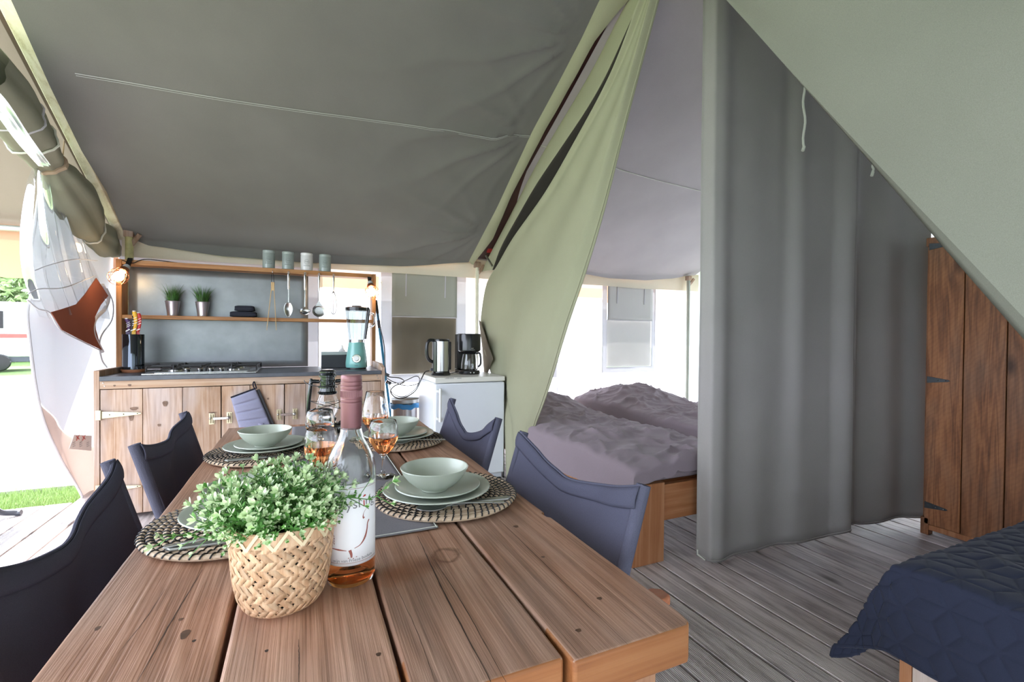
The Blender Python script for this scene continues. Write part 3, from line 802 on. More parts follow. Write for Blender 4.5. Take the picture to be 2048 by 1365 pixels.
for q, i, wd in (([(405, 1140), (345, 1240), (275, 1365)], 0, .0013), ([(835, 1073), (890, 1190), (982, 1365)], 2, .0020), ([(868, 1120), (920, 1200), (1012, 1365)], 2, .0012), ([(1000, 1042), (1070, 1110), (1255, 1290)], 3, .0010),
                 ([(597, 1280), (598, 1320), (597, 1370)], 1, .0009), ([(330, 1180), (290, 1240), (235, 1310)], 0, .0007), ([(770, 1130), (830, 1255), (870, 1365)], 2, .0006)):
    crack(PLANKS[i], q, TZ, wd)
def knot(root, p, a, b, ux, uz, mat='knot'):
    n = Vector(ux).cross(Vector(uz)); m = MB(); ux, uz = Vector(ux), Vector(uz)
    m.add([Vector(p)]+[Vector(p)+ux*a*math.cos(t)*(1+.2*math.sin(3*t))+uz*b*math.sin(t)*(1+.15*math.cos(2*t)) for t in [2*PI*k/16 for k in range(16)]], [(0, k+1, (k+1) % 16+1) for k in range(16)])
    m.build('knot', M[mat], root, smooth=False)
for (x, y, a, b, i) in ((1032, 1054, .005, .007, 3), (1086, 1115, .0035, .004, 3), (1199, 1198, .004, .004, 3), (1157, 1262, .004, .004, 3), (388, 1283, .0022, .003, 0), (370, 1270, .005, .012, 0), (195, 1258, .003, .006, 0), (362, 1240, .003, .004, 0), (533, 1303, .002, .003, 1), (757, 1310, .003, .004, 1)):
    knot(PLANKS[i], onz(x, y, TZ)+V(0, 0, .00025), a, b, (1, 0, 0), (0, 1, 0), 'knot' if a > .0024 else 'crack')
# legs: frames of boards under each end
for (ya, yb) in ((.50, .545), (2.08, 2.125)):
    for (xa, xb) in ((-.225, -.10), (.315, .445)):
        m = MB(); m.box((xa, ya, 0), (xb-.046, yb, TZ-.053)); m.build('leg', M['leg'], tb, bevel=.003)
        m = MB(); m.box((xb-.044, ya-.004, 0), (xb, yb+.06, TZ-.053)); m.build('leg', M['leg'], tb, bevel=.003)
    m = MB(); m.box((-.225, yb+.002, .10), (.445-.046, yb+.03, .2)); m.build('stretcher', M['leg'], tb, bevel=.003)
    m = MB(); m.box((-.225, yb+.002, TZ-.17), (.445-.046, yb+.03, TZ-.054)); m.build('apron', M['leg'], tb, bevel=.003)
lf = onz(1310, 1328, .71)
for (qx, qy) in ((1310, 1327), (1237, 1352)):
    p = ony(qx, qy, .498)
    m = MB(); m.lathe([(0, .004), (.0045, .0035), (.0062, .0015), (.0066, 0), (0, 0)], (0, 0, 0), 14); m.xf(Matrix.Translation(p) @ Matrix.Rotation(PI/2, 4, 'X'))
    s_ = m.build('screw', M['steel'], tb)
    m = MB(); m.box((-.0035, -.0007, .0035), (.0035, .0007, .0043)); m.box((-.0007, -.0035, .0035), (.0007, .0035, .0043)); m.xf(Matrix.Translation(p) @ Matrix.Rotation(PI/2, 4, 'X'))
    m.build('slot', M['iron'], s_)

# ================================================================== SLING CHAIRS
def sling_chair(label, dipv):
    """local frame: sitter faces -x, back on the +x side"""
    t = thing('sling_chair', label, 'chair', (0, 0, 0), 'sling chairs around the dining table')
    W = .275; TOP = V(.0, 0, .862); lean = .30
    def pole(s, z): return V(-(TOP.z-z)*lean, s*W, z)
    z0 = .42
    def back(u, v):
        s = u*2-1
        dip = dipv*(1-abs(s)**1.6)
        zt = TOP.z+.002-dip; zb = .545+.012*(1-s*s)
        z = lerp(zb, zt, v)
        bag = .03*(1-s*s)*(1-.35*v)+.006*math.sin(s*6+v*4)*(1-s*s)-.010
        return V(-(TOP.z-z)*lean+bag+.006*nz(s*3, v*3, 9), s*(W+.006), z)
    m = MB(); m.grid(back, 40, 24); bk = m.build('back_sling', M['sling'], t, solid=.004)
    def fold(u, v):      # the hem folded over along the scooped top
        p = back(u, 1.0-.13*v); return p+V(-.006-.004*math.sin(PI*v), 0, .001*(1-v))
    m = MB(); m.grid(fold, 40, 5); m.build('top_hem', M['sling'], bk, solid=.003)
    m = MB(); m.tube([back(k/40, 1)+V(0, 0, .001) for k in range(41)], .004, 6); m.build('top_edge', M['slingrib'], bk)
    for s in (-1, 1):
        n = 14
        m = MB(); m.tube([pole(s, lerp(.54, TOP.z-.002+.004, k/n)) for k in range(n+1)], [.0135]*(n+1), 26)
        # corrugated sleeve
        for i, v in enumerate(m.v):
            k = i % 26; c = pole(s, .7); d = V(v.x+(TOP.z-v.z)*lean, v.y-s*W, 0)
            v += d*(.055 if k % 2 else -.055)
        m.build('sleeve', M['slingrib'], bk, ang=70)
        m = MB(); m.tube([pole(s, .30), pole(s, TOP.z-.004)], .0105, 12); m.build('back_pole', M['armrest'], t)
        m = MB()
        xa = -.50; xb = .09
        m.prism([V(xa, s*(W-.03)-.026, .592), V(xb-.02, s*(W-.03)-.026, .592), V(xb, s*(W-.03)-.014, .592), V(xb, s*(W-.03)+.014, .592), V(xb-.02, s*(W-.03)+.026, .592), V(xa, s*(W-.03)+.026, .592)], (0, 0, .024))
        m.build('armrest', M['armrest'], t, bevel=.006)
        m = MB(); m.bar(V(-.03, s*(W+.01), .59), V(-.05, s*(W+.01), .02), .026, .04); m.build('leg', M['armrest'], t, bevel=.004)
        m = MB(); m.bar(V(-.46, s*(W+.01), .59), V(-.44, s*(W+.01), .02), .026, .04); m.build('leg', M['armrest'], t, bevel=.004)
        m = MB(); m.box((-.52, s*(W+.01)-.014, 0), (.0, s*(W+.01)+.014, .035)); m.build('foot_rail', M['armrest'], t, bevel=.005)
        m = MB(); m.bar(V(-.49, s*(W-.03), .43), V(-.05, s*(W-.03), .42), .028, .03); m.build('seat_rail', M['armrest'], t, bevel=.004)
    m = MB(); m.grid(lambda u, v: V(lerp(-.48, -.07, u), lerp(-W+.03, W-.03, v), .438-.04*math.sin(PI*v)), 8, 16); m.build('seat', M['sling'], t, solid=.004)
    m = MB(); m.bar(V(-.44, -W, .06), V(-.07, W, .40), .03, .022); m.bar(V(-.44, W, .06), V(-.07, -W, .40), .03, .022); m.build('cross_brace', M['armrest'], t, bevel=.003)
    return t
for lb, dv, loc, rz in (('grey canvas sling chair on the bed side of the table, at the nearer place setting', .062, (.622, 1.012, 0), 0),
                        ('grey canvas sling chair with scooped back in front of the white fridge', .105, (.642, 1.813, 0), 0),
                        ('black-looking canvas sling chair standing before the plank kitchen doors', .05, (-.402, 1.8, 0), PI),
                        ('black-looking canvas sling chair beside the nearest table edge, open deck behind', .085, (-.405, 1.075, 0), PI)):
    c = sling_chair(lb, dv); c.location = loc; c.rotation_euler = (0, 0, rz)

# ================================================================== KITCHEN CABINET
CF = 3.605; CZ = .889; CX0, CX1 = -1.12, .545; CB = 4.2
M['knotg'] = plain('grey_knot', (.16, .095, .065), .7, 0, .35, 50.)
kc = thing('kitchen_cabinet', 'long kitchen base unit of pale planks with strap hinges and latches', 'cabinet', (-.29, 3.9, 0))
def cxz(x, y): p = ony(x, y, CF); return p.x, p.z
m = MB(); m.box((CX0, CB-.02, .02), (CX1, CB, .86)); m.box((CX0, CF+.03, .02), (CX1, CB-.021, .045)); m.build('carcass', M['cab'], kc, smooth=False)
m = MB(); m.prism([(CX0-.028, CF-.004, 0), (CX0-.028, CF-.004, .925), (CX0-.028, CB, .925), (CX0-.028, CB, 0)], (.028, 0, 0)); m.build('side_panel', M['cab'], kc, bevel=.003)
m = MB(); m.prism([(CX1, CF-.004, 0), (CX1, CF-.004, .912), (CX1, CF+.12, .935), (CX1, CB, .935), (CX1, CB, 0)], (.026, 0, 0)); m.build('side_panel', M['cab'], kc, bevel=.003)
m = MB(); m.box((CX0, CF-.002, .812), (CX1, CF+.02, .861)); tr_ = m.build('top_rail', M['cabh'], kc, bevel=.002)
for q in ((206, 767), (209, 773), (754, 752), (756, 757)):
    p = ony(*q, CF-.003); m = MB(); m.sphere(p, .004, 8, 5, sy=.5); m.build('screw', M['steel'], tr_)
seams = [CX0, cxz(285.5, 780)[0], cxz(365, 775)[0], cxz(442.5, 771)[0], cxz(500, 770)[0], cxz(569, 768)[0], cxz(612, 766)[0], cxz(690, 765)[0], CX1]
doors = [(0, 3), (3, 5), (5, 8)]
gaps = [.004, .004, .004, .004, .004, .004, .004, .004]
DZ0 = .03
def strap_hinge(root, x, z, ln, d, y=CF-.008, name='hinge', mat=None):
    """tapered strap with its barrel at x, running in direction d"""
    mat = mat or M['brass']
    m = MB()
    m.prism([(x, y, z-.022), (x+d*ln*.9, y, z-.008), (x+d*ln, y, z-.003), (x+d*ln, y, z+.003), (x+d*ln*.9, y, z+.008), (x, y, z+.022)], (0, -.003, 0))
    m.prism([(x-d*.008, y, z-.03), (x-d*.03, y, z-.03), (x-d*.03, y, z+.03), (x-d*.008, y, z+.03)], (0, -.003, 0))
    m.tube([(x-d*.004, y-.004, z-.03), (x-d*.004, y-.004, z+.03)], .006, 8)
    h_ = m.build(name, mat, root, bevel=.001)
    m = MB()
    for t in (.2, .55, .9): m.sphere((x+d*ln*t, y-.004, z), .0035, 8, 4, sy=.5)
    m.build('screw', M['iron'], h_)
drs = []
for di, (a, b) in enumerate(doors):
    xa, xb = seams[a], seams[b]
    m = MB(); m.box((xa+.02, CF+.021, DZ0+.1), (xb-.02, CF+.04, DZ0+.17)); m.box((xa+.02, CF+.021, .68), (xb-.02, CF+.04, .75))
    dr = m.build('door', M['cab'], kc, bevel=.002); drs.append(dr)
    for k in range(a, b):
        g0 = .003 if k == a else .0013; g1 = .003 if k == b-1 else .0013
        m = MB(); m.box((seams[k]+g0, CF+.0006*nz(k, 1), DZ0), (seams[k+1]-g1, CF+.02, .807)); m.build('plank', M['cab'], dr, bevel=.0022)
for z in (.655, .2): strap_hinge(drs[0], CX0+.012, z, .195, 1)
for z in (.655, .2): strap_hinge(drs[2], CX1-.012, z, .16, -1)
def latch(x, z, root):
    for s in (-.055, .045):
        m = MB()
        m.box((x+s-.016, CF-.003, z-.038), (x+s+.016, CF, z+.038))
        m.box((x+s-.008, CF-.016, z-.03), (x+s-.005, CF-.003, z+.03)); m.box((x+s+.005, CF-.016, z-.03), (x+s+.008, CF-.003, z+.03))
        m.build('latch_plate', M['brass'], root, bevel=.001)
    m = MB(); m.box((x-.05, CF-.012, z-.008), (x+.045, CF-.007, z+.008)); m.sphere((x+.04, CF-.018, z+.002), .012, 12, 8); m.sphere((x-.062, CF-.018, z+.004), .007, 12, 8)
    m.build('bolt', M['steel'], root, bevel=.001)
for (x, y, a, b, i) in ((330, 808, .013, .02, 0), (268, 818, .02, .012, 0), (262, 834, .012, .03, 0), (318, 851, .008, .01, 0), (425, 826, .022, .006, 0), (536, 798, .006, .008, 1), (229, 772, .006, .006, 0), (259, 771, .009, .008, 0)):
    p = ony(x, y, CF-.0035); knot(kc if y < 775 else drs[i], p, a, b, (1, 0, 0), (0, 0, 1), 'knotg')
lx, lz = cxz(439, 837); latch(lx+.012, lz, kc)
lx, lz = cxz(576, 829); latch(lx, lz, kc)
wt = MB(); wt.box((CX0+.001, CF-.012, CZ-.028), (CX1-.001, CB, CZ))
tag(wt.build('worktop', M['worktop'], None, bevel=.003), 'dark slate-grey worktop slab lying on the plank kitchen unit', 'worktop')

# ---- gas hob
hb = thing('gas_hob', 'four-burner gas hob with black pan supports set on the slate worktop', 'hob', (-.62, 3.9, CZ))
hx0, hx1, hy0, hy1 = -.925, -.285, 3.635, 4.12
m = MB(); m.box((hx0, hy0, CZ), (hx1, hy1, CZ+.009)); m.build('tray', M['steel'], hb, bevel=.003)
m = MB(); m.box((hx0+.06, hy0+.035, CZ+.0095), (hx1-.06, hy1-.04, CZ+.012)); m.build('pan', M['steeld'], hb)
for q in (374, 400, 422, 443):
    p = ony(q, 741, hy0+.05); c_ = V(p.x, hy0+.055, CZ+.01)
    m = MB(); m.lathe([(.0, 0), (.017, 0), (.015, .018), (0, .018)], c_, 18); k_ = m.build('knob', M['black'], hb)
    m = MB(); m.lathe([(.0175, .018), (.018, .021), (.015, .026), (0, .027)], c_, 18); m.build('knob_cap', M['chrome'], k_)
bxs = [(-.77, 3.79, .05), (-.77, 4.0, .042), (-.44, 3.79, .038), (-.44, 4.0, .055)]
for bx, by, br in bxs:
    m = MB(); m.lathe([(0, .0), (br, 0), (br*.95, .012), (br*.6, .014), (0, .014)], (bx, by, CZ+.011), 24); b_ = m.build('burner', M['steel'], hb)
    m = MB(); m.lathe([(0, .014), (br*.7, .014), (br*.66, .021), (0, .022)], (bx, by, CZ+.011), 24); m.build('burner_cap', M['iron'], b_)
for cx_ in (-.77, -.44):
    m = MB(); z = CZ+.046; h_ = .15
    fr = [(cx_-h_, 3.715, z-.03), (cx_-h_, 3.70+.03, z), (cx_-h_, 4.07, z), (cx_-h_, 4.085, z-.03)]
    m.tube(fr, .0055, 6); m.tube([(p[0]+2*h_, p[1], p[2]) for p in fr], .0055, 6)
    for y in (3.735, 3.893, 4.06): m.tube([(cx_-h_, y, z), (cx_+h_, y, z)], .005, 6)
    for by in (3.79, 4.0):
        for dx, dy in ((.1, 0), (-.1, 0), (0, .09), (0, -.09)):
            m.bar((cx_+dx*1.4, by+dy*.9, z+.001), (cx_+dx*.28, by+dy*.28, z+.001), .005, .014)
        m.tube([(cx_, by-.08, CZ+.012), (cx_, by-.08, z+.012)], .004, 6)
    m.build('pan_support', M['iron'], hb)

# ================================================================== SHELF UNIT
SY = 4.1
su = thing('wall_shelf', 'open wooden wall shelf with galvanised splashback above the worktop', 'shelf', (-.3, SY, CZ))
pL = (-1.185, -1.152); pR = (.541, .572)
for (a, b) in (pL, pR):
    m = MB(); m.box((a, SY, CZ if a > 0 else CZ), (b, SY+.13, 1.672)); m.build('post', M['shelfv'], su, bevel=.003)
m = MB(); m.box((pL[1]+.0005, SY, 1.638), (pR[0]-.0005, SY+.14, 1.671)); m.build('shelf_board', M['shelf'], su, bevel=.003)
m = MB(); m.box((pL[1]+.0005, SY+.004, 1.256), (pR[0]-.0005, SY+.13, 1.283)); m.build('shelf_board', M['shelf'], su, bevel=.003)
m = MB(); m.grid(lambda u, v: V(lerp(pL[1], .045, u), SY+.142+.0015*nz(u*4, v*4), lerp(CZ+.001, 1.638, v)), 20, 14); m.build('splashback', M['zinc'], su, solid=.0015)
# hooks for the utensils
hooks = []
for q in (545, 577, 610, 638, 667):
    p = ony(q, 548, SY-.012); p.z = 1.647; hooks.append(p)
    m = MB(); m.tube([V(p.x, SY, 1.652), V(p.x, SY-.012, 1.652), V(p.x, SY-.022, 1.644), V(p.x, SY-.02, 1.634), V(p.x, SY-.01, 1.634)], .0022, 6); m.build('hook', M['steel'], su)

# ================================================================== FRIDGE
fx0, fx1, fy0, fy1, fz = .905, 1.47, 3.4, 3.93, .838
fg = thing('fridge', 'white undercounter fridge with a bar handle, kettle on its lid', 'fridge', ((fx0+fx1)/2, 3.66, 0))
m = MB(); m.box((fx0, fy0+.045, .02), (fx1, fy1, fz-.041)); m.build('body', M['fridge'], fg, bevel=.006)
m = MB(); m.box((fx0, fy0, .07), (fx1, fy0+.042, fz-.045)); m.build('door', M['fridge'], fg, bevel=.01, bseg=3)
m = MB(); m.box((fx0-.002, fy0-.002, fz-.04), (fx1+.002, fy1, fz)); lid = m.build('lid', M['fridgetop'], fg, bevel=.006)
m = MB(); m.box((fx0+.01, fy0+.03, 0), (fx1-.01, fy1-.03, .02)); m.build('plinth', M['black'], fg)
hx = onx(0, 0, 1) and ony(878, 800, fy0).x
z1_, z0_ = ony(878, 782, fy0).z, ony(878, 838, fy0).z
m = MB(); m.tube([(hx, fy0-.035, z0_-.02), (hx, fy0-.035, z1_+.02)], .011, 12); m.box((hx-.02, fy0-.035, z1_-.012), (hx+.006, fy0, z1_+.008)); m.box((hx-.02, fy0-.035, z0_-.008), (hx+.006, fy0, z0_+.012))
m.build('handle', M['whitep'], fg, bevel=.002)
def place_text(txt, size, p, ux, uz, mat, name, root, ex=.0008, sx=1.):
    vs, fs = text_tris(txt, size)
    m = MB(); ux, uz = Vector(ux), Vector(uz)
    m.add([Vector(p)+ux*v.x*sx+uz*v.y for v in vs], fs)
    return m.build(name, mat, root, smooth=False)
p = ony(899, 757, fy0-.0035)
place_text('LIEBHERR', .017, p, (1, 0, 0), (0, 0, 1), M['inkg'], 'lettering', lid)
m = MB(); pp = ony(918, 757, fy0-.0035); m.box((pp.x-.015, pp.y, pp.z-.003), (pp.x+.02, pp.y+.0005, pp.z+.003)); m.build('badge', M['steeld'], lid)
# black gap strip at the right side
m = MB(); m.box((fx1+.003, fy0+.01, .02), (fx1+.006, fy0+.04, fz-.05)); m.build('door_seal', M['black'], fg)

# ================================================================== WARDROBE
WX = 3.38
wd = thing('wardrobe', 'tall reclaimed plank wardrobe with dark strap hinges behind the grey curtain', 'wardrobe', (3.65, .9, 0))
wy = [1.515, 1.345, 1.168, .985, .80, .62, .45]
m = MB(); m.box((WX+.03, .43, .03), (3.93, 1.53, .06)); m.box((WX+.03, .43, 1.72), (3.93, 1.53, 1.75)); m.box((3.9, .43, .06), (3.93, 1.53, 1.72)); m.box((WX+.03, 1.505, .06), (3.9, 1.53, 1.72)); m.box((WX+.03, .43, .06), (3.9, .455, 1.72))
m.build('carcass', M['ward'], wd, smooth=False)
for s in (1.49, .47):
    for x in (WX, 3.85): m = MB(); m.box((x, s, 0), (x+.05, s+.04, .1)); m.build('foot', M['ward'], wd, bevel=.003)
m = MB(); m.box((WX+.004, .45, 1.71), (WX+.03, 1.528, 1.76)); m.build('top_rail', M['ward'], wd, bevel=.003)
m = MB(); m.box((WX+.005, .45, .03), (WX+.03, 1.515, .062)); m.build('bottom_rail', M['bedv'], wd, bevel=.003)
for (a, b, nm) in ((0, 3, 'a'), (3, 6, 'b')):
    m = MB(); m.box((WX+.024, wy[b]+.02, .3), (WX+.036, wy[a]-.02, .4)); m.box((WX+.024, wy[b]+.02, 1.3), (WX+.036, wy[a]-.02, 1.4)); dr = m.build('door', M['ward'], wd)
    for k in range(a, b):
        m = MB(); m.box((WX+.001*nz(k, 5), wy[k+1]+.002, .064), (WX+.022, wy[k]-.002, 1.705)); m.build('plank', M['ward'], dr, bevel=.003)
    if nm == 'a':
        for q in ((1860, 494), (1862, 760), (1860, 1012)):
            p = onx(*q, WX); z = p.z
            y0_ = wy[0]-.005
            m = MB(); m.prism([(WX-.001, y0_, z-.02), (WX-.001, y0_-.10, z-.006), (WX-.001, y0_-.11, z), (WX-.001, y0_-.10, z+.006), (WX-.001, y0_, z+.02)], (-.003, 0, 0)); h_ = m.build('hinge', M['darkmetal'], dr, bevel=.001)
            m = MB(); m.sphere((WX-.005, y0_-.055, z), .004, 8, 4); m.sphere((WX-.005, y0_-.09, z), .004, 8, 4); m.build('screw', M['steel'], h_)

# ================================================================== TABLE SETTINGS
RX0, RX1, RY0, RY1 = -.035, .247, .897, 2.1
def runner(u, v):
    x = lerp(RX0, RX1, u); y = lerp(RY0, RY1, v)
    return V(x, y, TZ+.0022+.0006*nz(x*8, y*6))
m = MB(); m.grid(runner, 20, 60)
rn = m.build('table_runner', M['runner'], None, solid=.0022, soff=1)
tag(rn, 'grey cloth runner lying down the middle of the plank table', 'runner')
m = MB(); b_ = [runner(u, v)+V(0, 0, .002) for u, v in [(k/20, .004) for k in range(21)]+[(.99, k/30) for k in range(31)]]
m.tube(b_, .0012, 5); m.build('stitched_hem', M['rope'], rn)

def placemat():
    t = thing('placemat', '', 'placemat', (0, 0, 0), 'woven seagrass placemats')
    R0 = .008; n = 13; st = MB()
    for i in range(n):
        r = .0075+i*.0126; hgt = .0052
        m = MB(); pts = [V(r*math.cos(a), r*math.sin(a), hgt+.0006*math.sin(a*5+i)) for a in [2*PI*k/48 for k in range(48)]]
        m.tube(pts, .0066, 8, True, flat=1.); 
        for v in m.v: v.z = hgt+(v.z-hgt)*.78
        m.build('coil', M['seagrass'], t)
        k_n = max(6, int(2*PI*r/.0155))
        for k in range(k_n):
            a = 2*PI*(k+.5*(i % 2)+.1*random.random())/k_n; tw = .0042/max(r, .01)
            pp = []
            for s in range(6):
                th = PI*s/5; rr = r+.0072*math.cos(th); z = hgt+.0058*math.sin(th); aa = a+tw*(s/5-.5)*1.6
                pp.append(V(rr*math.cos(aa), rr*math.sin(aa), z))
            st.tube(pp, .0016, 4, cap=False)
    o = st.build('stitching', M['stitch'], t); o['kind'] = 'stuff'
    return t
MZ = TZ+.0046
mats = [(.312, 1.065, 'round woven placemat nearest the grey sling chair by the bed, bowl on it'), (.308, 1.685, 'round woven placemat by the sling chair in front of the fridge'),
        (-.11, 1.07, 'round woven placemat behind the potted plant, at the near left edge of the table'), (-.105, 1.668, 'round woven placemat on the far left of the table, nearest the oven mitt')]
pm = placemat()
for i, (x, y, lb) in enumerate(mats):
    if i == 0: pm.location = (x, y, MZ); pm['label'] = lb
    else: dup(pm, (x, y, MZ+(.0)), i*1.1, lb)
MT = TZ+.0158
def shell(prof): return prof
def plate(name, r, h):
    m = MB(); t = .0045
    out = [(0, 0), (r*.55, 0), (r*.6, .0012), (r*.82, h*.45), (r*.96, h*.86), (r, h), (r-.001, h+.0022), (r-.0035, h+.002), (r*.95-.003, h*.86+.002), (r*.8, h*.42+t), (r*.58, t), (0, t)]
    m.lathe(out, (0, 0, 0), 56); return m.build(name, M['sage'], None)
def bowl(name):
    m = MB(); r = .078; h = .052
    out = [(0, 0), (.030, 0), (.031, .004), (.045, .011), (.060, .024), (.071, .038), (r, h), (r-.0012, h+.0015), (r-.003, h+.0008), (.067, .037), (.057, .025), (.043, .0145), (.028, .0085), (0, .007)]
    m.lathe(out, (0, 0, 0), 56); return m.build(name, M['sage'], None)
dp = plate('dinner_plate', .1235, .0165); sp_ = plate('side_plate', .0985, .014); bw = bowl('bowl')
places = [('nearest the bedside sling chair', onz(878, 985, TZ+.025)), ('in front of the fridge-side sling chair', onz(795, 860, TZ+.02)), ('half hidden behind the potted plant', V(-.098, 1.075, 0)), ('at the far left place by the oven mitt', onz(530, 890, TZ+.02))]
print('places', [tuple(round(c, 3) for c in p[1]) for p in places])
PP = [(.288, 1.06), (.318, 1.69), (-.093, 1.083), (-.10, 1.68)]
for i, (where, _) in enumerate(places):
    x, y = PP[i]; z = MT
    for j, (o, nm, gp, dz, dx, dy) in enumerate(((dp, 'sage dinner plate on its mat ', 'sage dinner plates', 0, 0, 0), (sp_, 'sage side plate on the dinner plate ', 'sage side plates', .0052, .004, .006), (bw, 'sage bowl on the plates ', 'sage bowls', .0104, -.006, .0))):
        c = o if i == 0 else o.copy()
        if i: COL.objects.link(c)
        c.location = (x+dx, y+dy, z+dz)
        tag(c, nm+where, ('plate', 'plate', 'bowl')[j], gp)
def spoon(label, loc, rot):
    t = thing('spoon', label, 'spoon', (0, 0, 0), 'table cutlery')
    def b(u, v):
        x = lerp(-.033, .03, u); w_ = .0215*math.sqrt(max(0, 1-((x+.001)/.0325)**2))*(1-.15*u); s = v*2-1
        return V(x, s*w_, .0075+.006*(s*s)*(w_/.02)+.006*(abs(x)/.033)**2-.003)
    m = MB(); m.grid(b, 20, 12); m.build('spoon_bowl', M['steeld'], t, solid=.0014)
    m = MB(); pts = [V(.028, 0, .010), V(.045, 0, .0145), V(.08, 0, .013), V(.13, 0, .0085), V(.155, 0, .0065)]
    for a, bb, w0 in zip(pts, pts[1:], (.007, .006, .008, .012)): m.bar(a, bb, w0, .0022)
    m.build('spoon_handle', M['steeld'], t, bevel=.0006)
    t.location = loc; t.rotation_euler = (0, 0, rot); return t
def knife_(label, loc, rot):
    t = thing('table_knife', label, 'knife', (0, 0, 0), 'table cutlery')
    m = MB(); m.prism([(-.10, -.008, .002), (-.085, -.010, .002), (0, -.009, .002), (0, .007, .002), (-.07, .008, .002), (-.095, .003, .002)], (0, 0, .0012)); m.build('knife_blade', M['steeld'], t)
    m = MB(); m.prism([(0, -.006, .0005), (.1, -.0085, .0005), (.108, 0, .0005), (.1, .0085, .0005), (0, .006, .0005)], (0, 0, .0055)); m.build('knife_handle', M['steeld'], t, bevel=.0015)
    t.location = loc; t.rotation_euler = (0, 0, rot); return t
CZt = MT-.0008
a = onz(865, 1028, TZ+.012); b = onz(1000, 1014, TZ+.012)
ang = math.atan2(b.y-a.y, b.x-a.x)
spoon('steel table spoon lying in front of the near right plates', (a.x, a.y, CZt), ang)
a2 = onz(905, 1019, TZ+.012); knife_('steel knife beside the spoon in front of the near right plates', (a2.x+.03, a2.y+.012, CZt), ang+.02)
a = onz(800, 893, TZ+.012); b = onz(868, 887, TZ+.012); spoon('steel table spoon on the placemat in front of the fridge-side chair', (a.x, a.y, CZt), math.atan2(b.y-a.y, b.x-a.x))
a = onz(455, 926, TZ+.012); b = onz(540, 918, TZ+.012); knife_('steel knife on the far left placemat', (a.x+.1, a.y+.002, CZt), math.atan2(b.y-a.y, b.x-a.x)+PI)
a = onz(335, 1114, TZ+.012); b = onz(460, 1097, TZ+.012); knife_('steel knife on the placemat behind the potted plant', (a.x+.1, a.y+.012, CZt), math.atan2(b.y-a.y, b.x-a.x)+PI)
spoon('steel table spoon handle showing beside the potted plant', (a.x+.145, a.y+.012, CZt), math.atan2(b.y-a.y, b.x-a.x)+PI)

# ---- wine glasses
def wine_glass(name, label, loc, H=.165, R=.036, bz=.072, tall=False, fill=.5):
    t = thing(name, label, 'glass', loc, 'wine glasses with rose wine')
    L_ = Vector(loc)
    th = .0011
    if not tall:
        out = [(0, 0), (.033, 0), (.0335, .001), (.02, .003), (.006, .008), (.004, .02), (.0038, bz-.015), (.0055, bz-.006), (.016, bz+.003), (.027, bz+.017), (R*.97, bz+.037), (R, bz+.052), (R*.965, bz+.072), (R*.87, H)]
    else:
        out = [(0, 0), (.033, 0), (.0335, .001), (.02, .003), (.006, .008), (.004, .02), (.0038, bz-.02), (.0055, bz-.006), (.017, bz+.006), (.03, bz+.024), (R*1., bz+.04), (R*.985, bz+.06), (R*.85, bz+.09), (R*.66, H)]
    top = [p for p in out if p[1] > bz+.001]
    inn = [(r-th, z) for r, z in top][::-1]+[(.012, bz+.004), (0, bz+.0015)]
    prof = out+[(top[-1][0]-th*.5, H+.0006)]+inn
    m = MB(); m.lathe(prof, L_, 44); m.build('glass', M['clear'], t)
    zf = bz+fill
    wi = [(0, bz+.0018), (.0122, bz+.0042)]
    body = sorted([(r-th+.0003, z) for r, z in top if z < zf], key=lambda p: p[1])
    for a_, b_ in zip(top, top[1:]):
        if a_[1] < zf <= b_[1]: rz = lerp(a_[0], b_[0], (zf-a_[1])/(b_[1]-a_[1]))-th+.0003
    body = [p for p in body if p[0] > .0122]
    m = MB(); m.lathe(wi+body+[(rz, zf), (0, zf)], L_, 44); m.build('wine', M['wine'], t)
    return t
wine_glass('wine_glass', 'glass of rose wine standing behind the bottle on its chair-side, foot on the runner edge', (.199, 1.275, TZ+.0045), .150, .0385, .062, fill=.047)
wine_glass('wine_glass', 'glass of rose wine rising behind the leaves of the potted plant', (.041, 1.15, TZ+.0045), .163, .0365, .075, fill=.052)
wine_glass('wine_glass', 'glass of rose wine half hidden by another, in front of the lantern', (.050, 1.52, TZ+.0045), .150, .041, .062, fill=.042)
wine_glass('wine_glass', 'tall tapering wine glass of rose just behind the mauve bottle cap', (.222, 1.60, TZ+.0045), .190, .044, .055, True, fill=.055)

# ---- wine bottle
BX, BY = .071, .772
bt = thing('wine_bottle', 'clear bottle of rose wine with white label and mauve screw cap', 'bottle', (BX, BY, TZ))
Bc = V(BX, BY, TZ)
R_ = .0372; HB = .321
bo = [(0, .006), (.012, .0045), (.026, .001), (.032, 0), (R_-.002, .0025), (R_, .009), (R_, .168), (.0366, .180), (.0335, .194), (.0275, .207), (.0205, .219), (.0165, .232), (.0148, .248), (.0142, .262), (.0142, HB-.004)]
bi = [(.0118, HB-.004), (.0118, .262), (.0124, .248), (.0140, .233), (.0178, .2205), (.0245, .208), (.0305, .195), (.0338, .18), (R_-.0028, .167), (R_-.0028, .012), (.031, .007), (.022, .010), (.010, .022), (0, .026)]
m = MB(); m.lathe(bo+bi, Bc, 56); m.build('glass', M['bottleglass'], bt)
lv = .115
wn = [(0, .0255), (.0102, .0217), (.0222, .0098), (.0311, .0068), (R_-.0026, .0118), (R_-.0026, lv), (0, lv)]
m = MB(); m.lathe(wn, Bc, 56); m.build('wine', M['wine'], bt)
